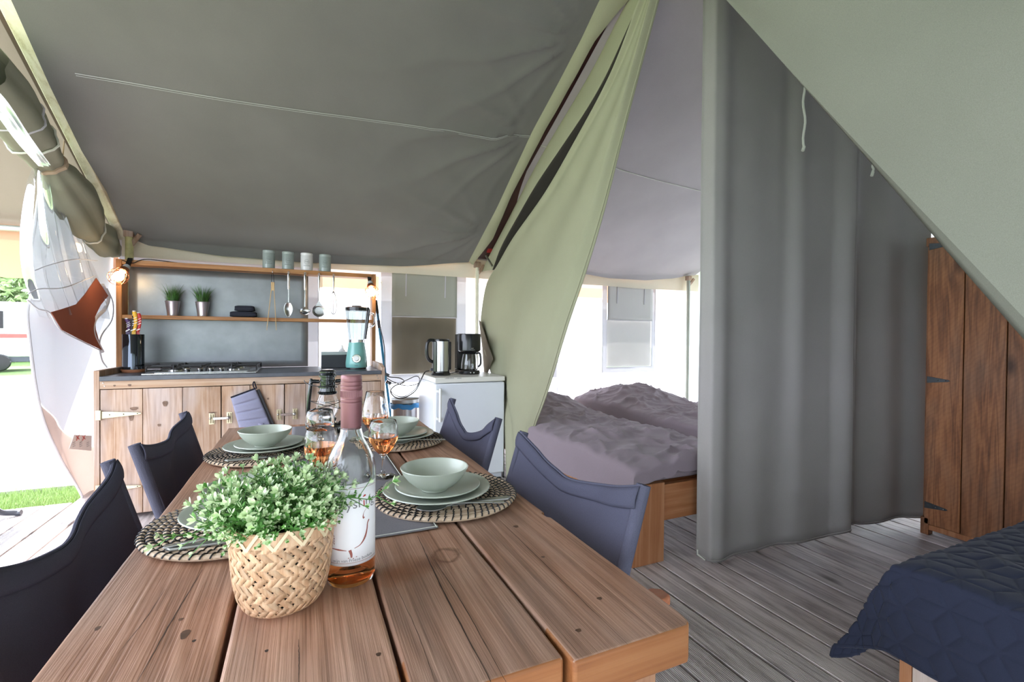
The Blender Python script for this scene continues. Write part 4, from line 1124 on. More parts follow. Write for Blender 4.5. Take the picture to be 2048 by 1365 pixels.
cap = [(.0150, HB-.0845), (.0157, HB-.083), (.0160, HB-.048), (.0166, HB-.046), (.0166, HB-.0425), (.0158, HB-.0415), (.0164, HB-.040), (.0164, HB-.0375), (.0159, HB-.0365), (.0162, HB-.035), (.0163, HB-.023), (.0157, HB-.022), (.0163, HB-.0205), (.0163, HB-.017), (.0156, HB-.016), (.0162, HB-.0145), (.0162, HB-.0105), (.0155, HB-.0095), (.0160, HB-.008), (.0158, HB-.002), (.0148, HB), (0, HB), ]
m = MB(); m.lathe(cap+[(0, HB-.003), (.0144, HB-.003), (.0144, HB-.0845)], Bc, 48); cp = m.build('screw_cap', M['foil'], bt, ang=25)
m = MB()
for k in range(40):
    a = 2*PI*k/40; m.bar(Bc+V(.0163*math.cos(a), .0163*math.sin(a), HB-.034), Bc+V(.0163*math.cos(a), .0163*math.sin(a), HB-.0245), .001, .001)
m.build('knurling', M['foil'], cp)
th0 = math.atan2(-BY, -BX)+.06      # direction from bottle to viewer side
def lab(a, z, dr=.0006): return Bc+V((R_+dr)*math.cos(th0+a), (R_+dr)*math.sin(th0+a), z)
LZ0, LZ1, LA = .036, .158, 1.28
def labf(u, v):
    a = lerp(-LA, LA, u); return lab(a, lerp(LZ0, LZ1, v), .0004)
m = MB(); m.grid(labf, 40, 4); lb_ = m.build('label', M['paper'], bt, solid=.0002, soff=1)
# writing sits on the curved paper: x is arc length (positive to the right as read)
def onlab(vs, cx_, cz_, s=1., rot=0.):
    out = []; c_, s__ = math.cos(rot), math.sin(rot)
    for v in vs:
        x, y = (v.x*c_-v.y*s__)*s, (v.x*s__+v.y*c_)*s
        out.append(lab((cx_+x)/R_, cz_+y, .0008))
    return out
def ltext(t_, size, cx_, cz_, mat, rot=0., name='lettering'):
    vs, fs = text_tris(t_, size); m = MB(); m.add(onlab(vs, cx_, cz_, 1., rot), fs); return m.build(name, mat, lb_, smooth=False)
def lstroke(pts, wds, mat, name):
    P = spline([V(x, y, 0) for x, y in pts], 24); n = len(P)-1; L = []; Rr = []
    for k, p in enumerate(P):
        d = (P[min(k+1, n)]-P[max(k-1, 0)]).normalized(); nn = V(-d.y, d.x, 0); w_ = at([V(q, 0, 0) for q in wds], k/n).x
        L.append(p+nn*w_); Rr.append(p-nn*w_)
    m = MB(); vs = onlab(L+Rr, 0, 0); o_ = n+1
    m.add(vs, [(k, k+1, o_+k+1, o_+k) for k in range(n)]); return m.build(name, mat, lb_, smooth=False)
ltext('Frysl', .0205, -.0075, .128, M['inkg'], .05); ltext('ı', .0205, .0172, .129, M['inkr'], .05); ltext('ng', .0205, .0285, .1295, M['inkg'], .06)
lstroke([(.0155, .1378), (.0185, .1392), (.0205, .139)], [.0006, .0016, .0004], M['inkr'], 'accent_mark')
ltext('2021', .0075, -.0285, .0755, M['inkb'], PI/2)
ltext('wijn van Friese bodem', .0068, .002, .0445, M['inkg'], .02)
lstroke([(-.0335, .0625), (-.02, .0612), (-.008, .0597)], [.0003, .0013, .0004], M['inkb'], 'drawn_line')
lstroke([(-.0035, .0602), (-.0015, .054), (-.001, .0485)], [.0022, .0018, .0012], M['inkb'], 'drawn_line')
lstroke([(.003, .062), (.012, .066), (.019, .075), (.0225, .086), (.0235, .095), (.0265, .1)], [.0004, .0007, .0017, .0011, .0009, .0012], M['inkb'], 'drawn_line')
lstroke([(.0175, .1045), (.0158, .107), (.017, .113), (.0215, .119)], [.0018, .0009, .0003, .0002], M['inkb'], 'drawn_line')
for (x, z) in ((-.006, .0478), (.0005, .0465), (.005, .0482)): lstroke([(x, z), (x+.001, z+.0006), (x+.002, z+.0008)], [.0003, .0006, .0003], M['inkb'], 'drawn_line')
for z in (.0405, LZ1-.006): lstroke([(-.044, z), (0, z), (.0435, z)], [.00025, .00025, .00025], M['inkb'], 'rule_line')
for x in (-.044, .0435): lstroke([(x, LZ1-.006), (x, .135), (x, .105)], [.0002]*3, M['inkb'], 'rule_line')

# ---- potted plant in a woven basket
KX, KY = -.024, .742
pp_ = thing('potted_plant', 'bushy artificial green plant in a woven bamboo basket on the table', 'plant', (KX, KY, TZ))
Kc = V(KX, KY, TZ)
prof = [(.040, 0), (.050, .006), (.057, .02), (.0615, .04), (.064, .06), (.0655, .08), (.0672, .1), (.069, .118)]
def kr(z):
    for (r0, z0), (r1, z1) in zip(prof, prof[1:]):
        if z0 <= z <= z1: return lerp(r0, r1, (z-z0)/(z1-z0))
    return prof[-1][0]
m = MB(); m.lathe([(0, .001)]+[(r-.0022, z) for r, z in prof]+[(r-.0035, z) for r, z in prof[::-1]]+[(0, .004)], Kc, 40); m.build('liner', M['knifek'], pp_)
rows = 9; ncol = 30; hz = .104/rows
for j in range(rows+1):
    zc = .001+j*hz; up = j % 2
    pr = None
    for k in range(ncol):
        if pr is None:
            m = MB(); dA = 2*PI/ncol
            def sf(u, v):
                s = (u-.5); l = (v-.5)
                z = min(max(zc+l*hz*2.25, .0), .116)
                a = s*dA*.80+(l*1.75*dA)*(1 if up else -1)
                lift = .0014*math.cos(l*PI)+.0003
                r = kr(z)+lift-.0004
                return Kc+V(r*math.cos(a), r*math.sin(a), z)
            m.grid(sf, 2, 6); pr = m.build('bamboo_strip', M['bamboo'], pp_, solid=.0007); c = pr
        else: c = copy_part(pr, (0, 0, 0)); c.parent = pp_
        c.rotation_euler = (0, 0, 2*PI*(k+.5*((j//1) % 2))/ncol+.03*random.uniform(-1, 1))
m = MB(); m.lathe([(kr(.113)+.0005, .105), (kr(.113)+.003, .106), (.0712, .124), (.0695, .1255), (.066, .1245), (.064, .106)], Kc, 48); rim = m.build('rim', M['bamboo'], pp_)
nz_ = 13
pts = []
for k in range(nz_*2*4+1):
    t = k/(nz_*2*4); a = 2*PI*t; tri = abs((t*nz_) % 1*2-1)
    z = lerp(.104, .1275, tri); pts.append(Kc+V((kr(min(z, .118))+.0042)*math.cos(a), (kr(min(z, .118))+.0042)*math.sin(a), z))
m = MB()
for p, q in zip(pts, pts[1:]):
    rd = (p-Kc); rd.z = 0; m.bar(p, q, .0042, .0008, rd.normalized())
m.build('zigzag_lacing', M['bamboow'], rim)
# foliage sprigs: leaf rosettes along thin stems; six models, many copies
def leaf(m, p, d, n, L, W, mi):
    s = d.cross(n).normalized(); n = s.cross(d).normalized()
    rows_ = [(0, .12), (.3, .75), (.6, 1), (.85, .72), (1, .08)]
    vs = []
    for t, w_ in rows_:
        c = p+d*(L*t)+n*(.12*L*t*t); vs += [c-s*W*w_+n*(.16*W*w_), c+n*0, c+s*W*w_+n*(.16*W*w_)]
    fs = []
    for k in range(4): b = 3*k; fs += [(b, b+1, b+4, b+3), (b+1, b+2, b+5, b+4)]
    m.add(vs, fs, mi)
def sprig(seed, L):
    rr = random.Random(seed); m = MB(); n = 8
    pts = [V(.006*math.sin(k*1.1+seed), .006*math.cos(k*.9+seed*2)-.006, L*k/n) for k in range(n+1)]
    m.tube(pts, [.0012]*4+[.0008]*(n-3), 5, mi=2)
    for k in range(2, n+1):
        for s in range(4 if k < n else 6):
            a = 2*PI*s/(4 if k < n else 6)+k*.8+rr.uniform(-.3, .3); el = .5 if k < n else (.55 if s % 2 else 1.05)
            d = V(math.cos(a)*math.cos(el), math.sin(a)*math.cos(el), math.sin(el)); 
            sc = (.0092+.0035*rr.random())*(1 if k < n else 1.0)
            sc *= (.95 if k < n else 1.15); leaf(m, pts[k], d, V(0, 0, 1), sc, sc*(.2 if k < n else .26), (1 if k >= n-1 and rr.random() < .6 else 0) if k < n else (1 if rr.random() < .9 else 0))
    # side shoot
    for q in (3, 4, 6):
        a = rr.uniform(0, 6.28); d = V(math.cos(a)*.75, math.sin(a)*.75, .65); e = pts[q]+d*.03
        m.tube([pts[q], e], .0007, 4, mi=2)
        for s in range(5):
            a2 = 2*PI*s/5; dd = (d+V(math.cos(a2), math.sin(a2), .2)*.8).normalized(); leaf(m, e, dd, V(0, 0, 1), .0085, .0022, 1 if rr.random() < .6 else 0)
    return m
models = []
rr = random.Random(3)
FC = Kc+V(-.006, 0, .108)
nspr = 240
for k in range(nspr):
    # directions over an upper half-ball
    u = (k+.5)/nspr; el = math.asin(lerp(.10, 1, u)); az = k*2.39996+rr.uniform(-.2, .2)
    d = V(math.cos(az)*math.cos(el), math.sin(az)*math.cos(el), math.sin(el))
    Ls = .094*rr.uniform(.68, 1.10)*(.74 if el < .35 else 1.0)
    base_ = FC+V(d.x*.03, d.y*.03, 0)
    q = V(0, 0, 1).rotation_difference((d+V(0, 0, .22)).normalized())
    idx = k % 8
    if len(models) <= idx:
        m = sprig(idx, .105+.004*(idx % 3)); o = m.build('sprig', [M['leafg'], M['leafw'], M['stem']], None, ang=80); o.parent = pp_; models.append(o)
    else: o = copy_part(models[idx], (0, 0, 0)); o.parent = pp_
    o.location = base_-Kc; s = Ls/.118*1.0; o.scale = (s, s, s)
    o.rotation_euler = (q.to_matrix() @ Matrix.Rotation(rr.uniform(0, 6.28), 3, 'Z')).to_euler()
# a long sprig poking out over the placemat
o = copy_part(models[1], (-.055, -.005, .118)); o.parent = pp_; o.rotation_euler = V(0, 0, 1).rotation_difference(V(-.9, -.15, .02).normalized()).to_euler(); o.scale = (.85,)*3
o = copy_part(models[2], (.05, -.01, .128)); o.parent = pp_; o.rotation_euler = V(0, 0, 1).rotation_difference(V(.9, -.2, .3).normalized()).to_euler(); o.scale = (.95,)*3

# ---- hurricane lantern
LX, LY = .09, 1.935
ln = thing('hurricane_lantern', 'black hurricane lantern with glass chimney on the grey runner', 'lantern', (LX, LY, TZ))
Lc = V(LX, LY, TZ+.0046)
m = MB(); m.lathe([(0, 0), (.052, 0), (.055, .006), (.054, .022), (.045, .034), (.03, .04), (0, .042)], Lc, 32); m.build('fuel_tank', M['blackm'], ln)
m = MB(); m.lathe([(.018, .04), (.03, .043), (.034, .052), (.030, .058), (0, .058)], Lc, 24); m.build('burner_ring', M['blackm'], ln)
ch_ = [(.027, .058), (.036, .075), (.041, .095), (.039, .12), (.031, .143), (.029, .15)]
m = MB(); m.lathe(ch_+[(r-.0012, z) for r, z in ch_[::-1]]+[ch_[0]], Lc, 32); m.build('chimney', M['clear'], ln)
m = MB(); m.lathe([(.031, .148), (.035, .15), (.036, .156), (.030, .16), (.028, .172), (.036, .174), (.036, .178), (.029, .18), (.029, .194), (.033, .196), (.033, .2), (.027, .202), (.027, .214), (.033, .216), (.033, .221), (.026, .226), (.031, .232), (.031, .236), (.02, .243), (0, .245)], Lc, 28); m.build('hood', M['blackm'], ln, ang=25)
for s in (-1, 1):
    pts = [Lc+V(s*.03, 0, .197), Lc+V(s*.054, 0, .198), Lc+V(s*.06, 0, .185), Lc+V(s*.067, 0, .11), Lc+V(s*.068, 0, .06), Lc+V(s*.062, 0, .045), Lc+V(s*.045, 0, .032)]
    m = MB(); m.tube(spline(pts, 28), .0075, 12); m.build('side_tube', M['blackm'], ln)
    m = MB(); m.sphere(Lc+V(s*.058, 0, .203), .007, 10, 6); m.build('bail_lug', M['blackm'], ln)
m = MB()
for s in (-1, 1):
    m.tube(spline([Lc+V(s*.066, 0, .125), Lc+V(s*.02, -.042, .112), Lc+V(-s*.012, -.043, .105), Lc+V(-s*.066, 0, .082)], 20), .0013, 5)
    m.tube(spline([Lc+V(s*.066, 0, .125), Lc+V(s*.02, .042, .112), Lc+V(-s*.012, .043, .105), Lc+V(-s*.066, 0, .082)], 20), .0013, 5)
m.build('wire_guard', M['iron'], ln)
m = MB(); m.tube([Lc+V(.058+.012*math.cos(PI*k/20)-.012, .0, .203) + V(-.058*(1-math.cos(PI*k/20)), -.05*math.sin(PI*k/20), -.02*math.sin(PI*k/20)) for k in range(21)], .0016, 6); m.build('bail', M['iron'], ln)

# ================================================================== KITCHENWARE
SB = 1.283; ST = 1.671           # tops of the two shelf boards
# ---- potted grasses
def grass_pot(name, label, x, seed):
    t = thing(name, label, 'plant', (x, SY+.062, SB))
    c = V(x, SY+.062, SB)
    m = MB(); m.lathe([(0, 0), (.031, 0), (.032, .004), (.033, .012), (.046, .105), (.048, .108), (.047, .11), (.044, .106), (.031, .014), (0, .014)], c, 32); m.build('pot', M['pot'], t)
    m = MB(); m.lathe([(0, .095), (.0435, .095)], c, 20); m.build('soil', M['brown'], t)
    rr = random.Random(seed); m = MB()
    for k in range(230):
        a = rr.uniform(0, 6.28); r = .036*math.sqrt(rr.random()); L = rr.uniform(.08, .165); tilt = (r/.036)*.75*rr.uniform(.5, 1.25)
        b = c+V(r*math.cos(a), r*math.sin(a), .094); d = V(math.cos(a), math.sin(a), 0); s = V(-d.y, d.x, 0)*.0022
        rows_ = []
        for q in range(5):
            u = q/4; p = b+d*(L*tilt*u*u*.75+.1*L*u*tilt)+V(0, 0, L*u*(1-.28*tilt*u)); 
            p.y = min(p.y, SY+.128)
            rows_.append((p, (1-u)*1.0+.08))
        vs = []
        for p, w_ in rows_: vs += [p-s*w_, p+s*w_]
        m.add(vs, [(2*q, 2*q+1, 2*q+3, 2*q+2) for q in range(4)])
    o = m.build('grass_blades', M['blade'], t, ang=80); o['kind'] = 'stuff'
grass_pot('potted_grass', 'silver pot of green grass, nearer the lit cage lamp on the shelf post', ony(345, 620, SY+.06).x, 1)
grass_pot('potted_grass', 'silver pot of green grass beside the folded dark towels', ony(405, 622, SY+.06).x, 2)
# ---- folded towels
tx = ony(487, 622, SY+.06).x
def towel(name, label, x, y, z, w_, d_, h, seed, group):
    m = MB()
    def f(u, v):
        a = v*2*PI; ca, sa = math.cos(a), math.sin(a)
        e = lambda c: math.copysign(abs(c)**.55, c)
        px_ = lerp(-w_/2, w_/2, u); sc = 1-.25*abs(2*u-1)**6
        return V(x+px_+.006*nz(v*4, u*3, seed), y+e(ca)*d_/2*sc, z+h/2+e(sa)*h/2*sc*(1+.0*u)+.0)
    m.grid(f, 26, 22); 
    o = m.build(name, M['towel'], None, ang=60); tag(o, label, 'towel', group)
    for k in (.36, .68):
        m = MB(); m.tube([V(lerp(x-w_/2+.005, x+w_/2-.005, q/10), y-d_/2*.985, z+h*k+.002*nz(q*.7, seed)) for q in range(11)], .0016, 5); m.build('fold', M['mittb'], o)
towel('kitchen_towel', 'dark checked towel folded at the bottom of the pair on the shelf', tx, SY+.068, SB+.0005, .175, .105, .045, 1, 'folded towels')
towel('kitchen_towel', 'dark grey towel folded on top of another on the shelf', tx+.008, SY+.07, SB+.046, .13, .095, .045, 2, 'folded towels')
# ---- tins on the top board
for i, (q0, q1, mt, lb) in enumerate(((525, 550, 'greyc', 'grey ceramic canister on top of the shelf, nearest the grass pots'), (564, 588, 'greyc', 'grey ceramic canister just to the grass-pot side of the white one'), (601, 626, 'whitec', 'white ceramic canister standing among grey ones on top of the shelf'), (638, 662, 'greyc', 'grey ceramic canister nearest the blender end of the shelf top'))):
    yb = SY+.055
    xa, xb = ony(q0, 520, yb).x, ony(q1, 520, yb).x; r = (xb-xa)/2; c = V((xa+xb)/2, yb, ST+.0005)
    t = thing('canister', lb, 'canister', tuple(c), 'canisters on the shelf top')
    m = MB(); m.lathe([(0, 0), (r*.95, 0), (r, .003), (r, .118), (r*.97, .12), (r*.97, .123), (r, .125), (r, .138), (r*.97, .141), (0, .142)], c, 32); m.build('body', M[mt], t)
    # raised print: oval, two words, a base line
    fa = math.atan2(-c.y, -c.x)
    def on(a, z, dr=.0006): return c+V((r+dr)*math.cos(fa+a/r), (r+dr)*math.sin(fa+a/r), z)
    m = MB(); m.tube([on(.018*math.cos(k*PI/12), .068+.019*math.sin(k*PI/12)) for k in range(24)], .0006, 4, True)
    m.build('print', M['tinprint'], t)
    vs, fs = text_tris('THE', .016); m = MB(); m.add([on(v.x, .068+v.y) for v in vs], fs); m.build('lettering', M['tinprint'], t, smooth=False)
    m = MB(); m.tube([on(lerp(-.025, .025, k/8), .036) for k in range(9)], .0012, 4); m.build('print', M['tinprint'], t)
# ---- hanging utensils
def hang(i, zoff=0.): return hooks[i]+V(0, -.012, -.012)
def utensil_handle(m, p, L):
    m.lathe([(0, 0), (.0055, 0), (.009, -.012), (.0095, -L*.35), (.0075, -L*.55), (.0085, -L*.8), (.0068, -L), (0, -L)][::-1], p, 14, sy=.7)
    m.tube([p+V(.008*math.cos(a), 0, .006+.009*math.sin(a)) for a in [2*PI*k/14 for k in range(14)]], .0016, 5, True)
p = hang(0); p = V(p.x, SY-.014, p.z)
t = thing('tongs', 'slim wooden tongs hanging by a dark loop from the shelf', 'tongs', tuple(p), 'utensils hanging from the shelf')
m = MB(); m.bar(p+V(-.002, 0, -.075), p+V(-.036, 0, -.42), .012, .005, (1, 0, 0)); m.bar(p+V(-.036, 0, -.42), p+V(-.038, 0, -.45), .008, .004, (1, 0, 0)); m.build('arm', M['bambooutil'], t, bevel=.001)
m = MB(); m.bar(p+V(.008, 0, -.075), p+V(.026, 0, -.42), .012, .005, (1, 0, 0)); m.bar(p+V(.026, 0, -.42), p+V(.027, 0, -.45), .008, .004, (1, 0, 0)); m.build('arm', M['bambooutil'], t, bevel=.001)
m = MB(); m.box(p+V(-.010, -.004, -.14), p+V(.014, .004, -.075)); m.build('spacer', M['bambooutil'], t, bevel=.002)
m = MB(); m.tube([p+V(-.008, 0, -.085), p+V(-.006, 0, -.02), p+V(0, 0, .01), p+V(.007, 0, -.02), p+V(.012, 0, -.085)], .0016, 5); m.build('hanging_loop', M['mittb'], t)
for i, nm, lb in ((1, 'serving_spoon', 'steel serving spoon hanging next to the wooden tongs'), (2, 'soup_ladle', 'steel soup ladle hanging between the solid spoon and the skimmer'), (3, 'skimmer', 'steel perforated skimmer hanging in front of the pale wall'), (4, 'whisk', 'steel balloon whisk hanging at the blender end of the row')):
    p = hang(i); p = V(p.x, SY-.016, p.z)
    t = thing(nm, lb, nm.split('_')[-1], tuple(p), 'utensils hanging from the shelf')
    m = MB(); utensil_handle(m, p, .125); m.build('handle', M['steel'], t)
    if nm == 'serving_spoon':
        m = MB(); m.bar(p+V(0, 0, -.12), p+V(.001, 0, -.235), .0075, .003, (0, 1, 0)); m.build('neck', M['steel'], t)
        def f(u, v):
            z = lerp(0, -.115, u); w_ = .0315*math.sqrt(max(0, math.sin(PI*min(1, (u*.93+.05)))))*(1-.22*u+.1*math.sin(PI*u)); s = 2*v-1
            return p+V(s*w_, .012*(1-s*s)*math.sin(PI*u)-.003, -.228+z)
        m = MB(); m.grid(f, 22, 12); m.build('bowl', M['steel'], t, solid=.0015)
    elif nm == 'soup_ladle':
        m = MB(); m.bar(p+V(0, 0, -.12), p+V(-.001, .0, -.26), .008, .003, (0, 1, 0)); m.build('neck', M['steel'], t)
        m = MB(); q = p+V(0, -.026, -.288)
        prof_ = [(.04*math.cos(a), .04*math.sin(a)) for a in [PI/2*k/10 for k in range(11)]]
        m.lathe([(r_, -z_) for r_, z_ in prof_]+[(max(0, r_-.0015), -z_*.96) for r_, z_ in prof_[::-1]], V(0, 0, 0), 30, sx=1.06)
        m.xf(Matrix.Translation(q) @ Matrix.Rotation(math.radians(22), 4, 'X')); m.build('bowl', M['steel'], t)
    elif nm == 'skimmer':
        m = MB(); m.tube([p+V(0, 0, -.12), p+V(.001, 0, -.215)], [.0045, .003], 8); m.prism([p+V(-.004, 0, -.21), p+V(.004, 0, -.21), p+V(.026, 0, -.25), p+V(-.026, 0, -.25)], (0, .002, 0)); m.build('neck', M['steel'], t)
        q = p+V(0, -.002, -.288)
        m = MB(); m.lathe([(.048, 0), (.05, .002), (.048, .003), (.03, .009), (0, .011), (0, .0095), (.03, .0075)], V(0, 0, 0), 36); m.xf(Matrix.Translation(q) @ Matrix.Rotation(PI/2, 4, 'X') @ Matrix.Scale(-1, 4, (0, 0, 1))); m.build('disc', M['steel'], t)
        m = MB()
        for rr_ in (.008, .0155, .023, .0305, .038):
            for k in range(max(6, int(2*PI*rr_/.0068))):
                a = 2*PI*k/max(6, int(2*PI*rr_/.0068)); m.lathe([(0, 0), (.0021, 0)], q+V(rr_*math.cos(a), 0, rr_*math.sin(a)), 6) if False else m.add([q+V(rr_*math.cos(a)+.0021*math.cos(b), -.0125+.0, rr_*math.sin(a)+.0021*math.sin(b)) for b in [2*PI*j/6 for j in range(6)]], [tuple(range(6))])
        o = m.build('holes', M['iron'], t, smooth=False); o['kind'] = 'stuff'
    else:
        m = MB()
        for k in range(8):
            a = PI*k/8; pts = []
            for j in range(25):
                s = j/24; x = math.sin(PI*2*(s-.5))*0
                th = 2*PI*s; zz = -.125-.19*(.5-.5*math.cos(th)); w_ = .033*math.sin(th)*(1.0 if True else 0)*(.55+.45*(.5-.5*math.cos(th)))
                pts.append(p+V(w_*math.cos(a), w_*math.sin(a)*.8-.0, zz))
            m.tube(pts, .0012, 4, cap=False)
        m.build('wires', M['steel'], t)
# ---- knife block and knives on a terracotta saucer
kb = onz(264, 741, CZ); kx, ky = -1.046, 3.95
m = MB(); m.lathe([(0, 0), (.062, 0), (.068, .012), (.0685, .02), (.066, .02), (.061, .008), (0, .008)], (kx, ky, CZ+.0005), 36)
tag(m.build('saucer', M['terracotta'], None), 'terracotta saucer under the mirrored knife cylinder', 'saucer')
kbt = thing('knife_holder', 'mirror-finished cylinder holding colourful knives in the corner of the worktop', 'knife holder', (kx, ky, CZ+.009))
KT = ony(264, 669, ky).z
m = MB(); m.lathe([(0, CZ+.009), (.058, CZ+.009), (.06, CZ+.011), (.06, KT-.003), (.0585, KT), (.054, KT), (.053, KT-.02), (0, KT-.02)], (kx, ky, 0), 40); m.build('cylinder', M['smoke'], kbt)
def kn(label, x0, y0, tilt, L, mat):
    # handle axis leans in x; blade goes down into the holder
    b = V(x0, y0, KT-.012); d = V(tilt, -.03, 1).normalized(); s = V(1, 0, -tilt).normalized(); nrm = d.cross(s)
    t = thing('kitchen_knife', label, 'knife', tuple(b), 'kitchen knives in the holder')
    m = MB(); m.bar(b, b+d*.03, .022, .002, nrm); m.build('blade', mat, t)
    m = MB()
    def f(u, v):
        a = v*2*PI; w_ = .0115*(1-.18*math.sin(PI*u*1.4))*(1 if 0 < u < 1 else .6)
        bend = .010*math.sin(PI*u)
        return b+d*(.028+L*u)+s*(w_*math.cos(a)+bend)+nrm*(w_*.75*math.sin(a))
    m.grid(f, 12, 12); h_ = m.build('handle', mat, t)
    for k, (u0, wd_) in enumerate(((.12, .006), (.42, .003), (.55, .0025), (.68, .002))):
        c_ = b+d*(.028+L*u0)+s*(.006*0+.009*math.sin(PI*u0)); m = MB(); m.bar(c_-s*.011-nrm*.0088-d*.006, c_+s*.011-nrm*.0088+d*.006, wd_, .0012, nrm); m.build('inlay', M['whitep'], h_)
    m = MB(); m.sphere(b+d*(.028+L), .0105, 12, 6, sz=.5); m.build('end_cap', M['whitep'], h_)
kn('purple-handled kitchen knife, shortest of the bunch in the mirrored holder', kx-.026, ky-.012, -.06, .09, M['knifep'])
kn('black-handled kitchen knife between the purple and the yellow one', kx-.006, ky-.006, .08, .115, M['knifek'])
kn('yellow-handled kitchen knife, tallest in the mirrored holder', kx+.008, ky-.025, .02, .14, M['knifey'])
kn('red-handled kitchen knife beside the yellow one', kx+.026, ky-.014, .03, .13, M['knifer'])
# ---- cage lamps clipped to the shelf posts
def cage_lamp(label, cpx, base, aim, R=.055, Lg=.12):
    b = Vector(base); d = Vector(aim).normalized()
    t = thing('cage_lamp', label, 'lamp', tuple(b), 'lit cage lamps on the shelf')
    q = V(0, 0, 1).rotation_difference(d).to_matrix().to_4x4(); X = Matrix.Translation(b) @ q
    m = MB(); m.lathe([(0, -.03), (.018, -.03), (.022, -.02), (.022, .02), (.019, .026), (0, .026)], (0, 0, 0), 20); m.xf(X); m.build('socket', M['socket'], t)
    m = MB(); m.lathe([(.023, -.005), (.028, .0), (.03, .022), (.027, .024), (.0235, .01)], (0, 0, 0), 24); m.xf(X); m.build('collar', M['copper'], t)
    m = MB(); m.lathe([(.013, .026), (.016, .035), (.028, .055), (.0315, .072), (.028, .09), (.016, .101), (0, .104)], (0, 0, 0), 24); m.xf(X); m.build('bulb', M['bulb'], t)
    m = MB()
    for k in range(8):
        a = 2*PI*k/8
        m.tube(spline([V(r_*math.cos(a), r_*math.sin(a), z_) for r_, z_ in ((.028, .01), (.05, .045), (R, .085), (.045, .115), (.022, .13))], 14), .0017, 5)
    for r_, z_ in ((.052, .05), (R, .085), (.022, .13)): m.tube([V(r_*math.cos(2*PI*k/28), r_*math.sin(2*PI*k/28), z_) for k in range(28)], .0019, 5, True)
    m.xf(X); m.build('cage', M['copper'], t)
    m = MB(); m.bar(b-d*.02+V(0, .02, .01), b-d*.035+V(0, .05, .055), .03, .012); m.build('clip', M['black'], t, bevel=.002)
    return t
cl = cage_lamp('lit copper cage lamp clipped on the shelf post near the clear hanging sheet', None, ony(250, 538, SY-.07), (-.35, -.5, -.8))
cr_ = cage_lamp('lit copper cage lamp clipped on the shelf post above the blender', None, ony(741, 570, SY-.05), (.10, -.45, -.85))
m = MB(); m.tube(spline([V(-1.14, SY-.03, 1.66), V(-1.09, SY-.012, 1.645), V(-1.05, SY-.006, 1.668), V(-1.02, SY+.01, 1.68), V(-.95, SY+.02, 1.681), V(-.86, SY+.05, 1.676), V(-.8, SY+.1, 1.676)], 40), .0032, 6); m.build('cable', M['black'], cl)
for s in (0, 1):
    m = MB(); m.tube(spline([ony(751, 552, SY-.02), ony(757, 556, SY-.03), ony(760+5*s, 562+3*s, SY-.035), ony(764-3*s, 570-6*s, SY-.03)], 14), [.004]*15, 5, flat=.4); m.build('ribbon', M['rope'], cr_)
# ---- blender
bx0 = onz(713, 738, CZ); bcx, bcy = ony(713, 700, 3.83).x, 3.83
bl = thing('blender', 'teal blender with clear jug and silver dial on the worktop', 'blender', (bcx, bcy, CZ))
bc = V(bcx, bcy, CZ+.0005)
bz = ony(713, 680, bcy).z-CZ; bt_ = ony(713, 621, bcy).z-CZ; brad = (ony(735, 730, bcy).x-ony(692, 730, bcy).x)/2
m = MB(); m.lathe([(0, 0), (brad*.92, 0), (brad*.92, .012), (0, .012)], bc, 32); m.build('foot', M['black'], bl)
m = MB(); m.lathe([(0, .012), (brad*.96, .012), (brad, .018), (brad*1.0, .05), (brad*.93, .1), (brad*.74, bz-.025), (brad*.72, bz-.02), (0, bz-.02)], bc, 40); body_ = m.build('body', M['teal'], bl)
m = MB(); m.lathe([(0, bz-.02), (brad*.74, bz-.02), (brad*.74, bz), (0, bz)], bc, 36); m.build('collar', M['chrome'], bl)
jr0, jr1 = brad*.72, brad*1.04
jp = [(jr0, bz), (jr0*1.02, bz+.01), (jr1, bt_-.012), (jr1, bt_)]
m = MB(); m.lathe(jp+[(r-.003, z) for r, z in jp[::-1]]+[jp[0]], bc, 36); jug = m.build('jug', M['jugglass'], bl)
m = MB()
for k in range(7):
    a = -PI/2+(k-3)*.5; m.bar(bc+V(jr0*1.0*math.cos(a), jr0*1.0*math.sin(a), bz+.01), bc+V(jr1*.985*math.cos(a), jr1*.985*math.sin(a), bt_-.01), .004, .003, (math.cos(a), math.sin(a), 0))
m.build('rib', M['clear'], jug)
m = MB(); m.lathe([(0, bt_-.006), (jr1*.93, bt_-.006), (jr1*1.02, bt_), (jr1*1.02, bt_+.02), (jr1*.9, bt_+.024), (0, bt_+.024)], bc, 36); m.lathe([(0, bt_+.024), (jr1*.45, bt_+.024), (jr1*.42, bt_+.034), (0, bt_+.036)], bc, 24); m.build('lid', M['black'], bl)
hp = [bc+V(jr1*.9, -.02, bt_+.02), bc+V(jr1*1.05, -.02, bt_-.0), bc+V(jr1*.95, -.02, bt_-.08), bc+V(jr0*1.05, -.02, bz+.005)]
m = MB(); m.tube(spline(hp, 16), .0105, 8); m.build('handle_spine', M['black'], bl)
hp = [bc+V(jr1*1.0, -.02, bt_-.035), bc+V(jr1*1.45, -.025, bt_-.028), bc+V(jr1*1.62, -.025, bt_-.07), bc+V(jr1*1.45, -.025, bt_-.12), bc+V(jr1*.9, -.02, bt_-.135)]
m = MB(); m.tube(spline(hp, 24), .0085, 10); m.build('handle', M['jugglass'], bl)
da = math.atan2(-bc.y, -bc.x)
q = bc+V(math.cos(da), math.sin(da), 0)*brad*.93+V(0, 0, .083)
fr_ = V(0, 0, 1).rotation_difference(V(math.cos(da), math.sin(da), .12)).to_matrix().to_4x4()
m = MB(); m.lathe([(0, 0), (.033, 0), (.033, .006), (.03, .009), (0, .009)], (0, 0, 0), 32); m.xf(Matrix.Translation(q) @ fr_); d_ = m.build('dial_plate', M['chrome'], bl)
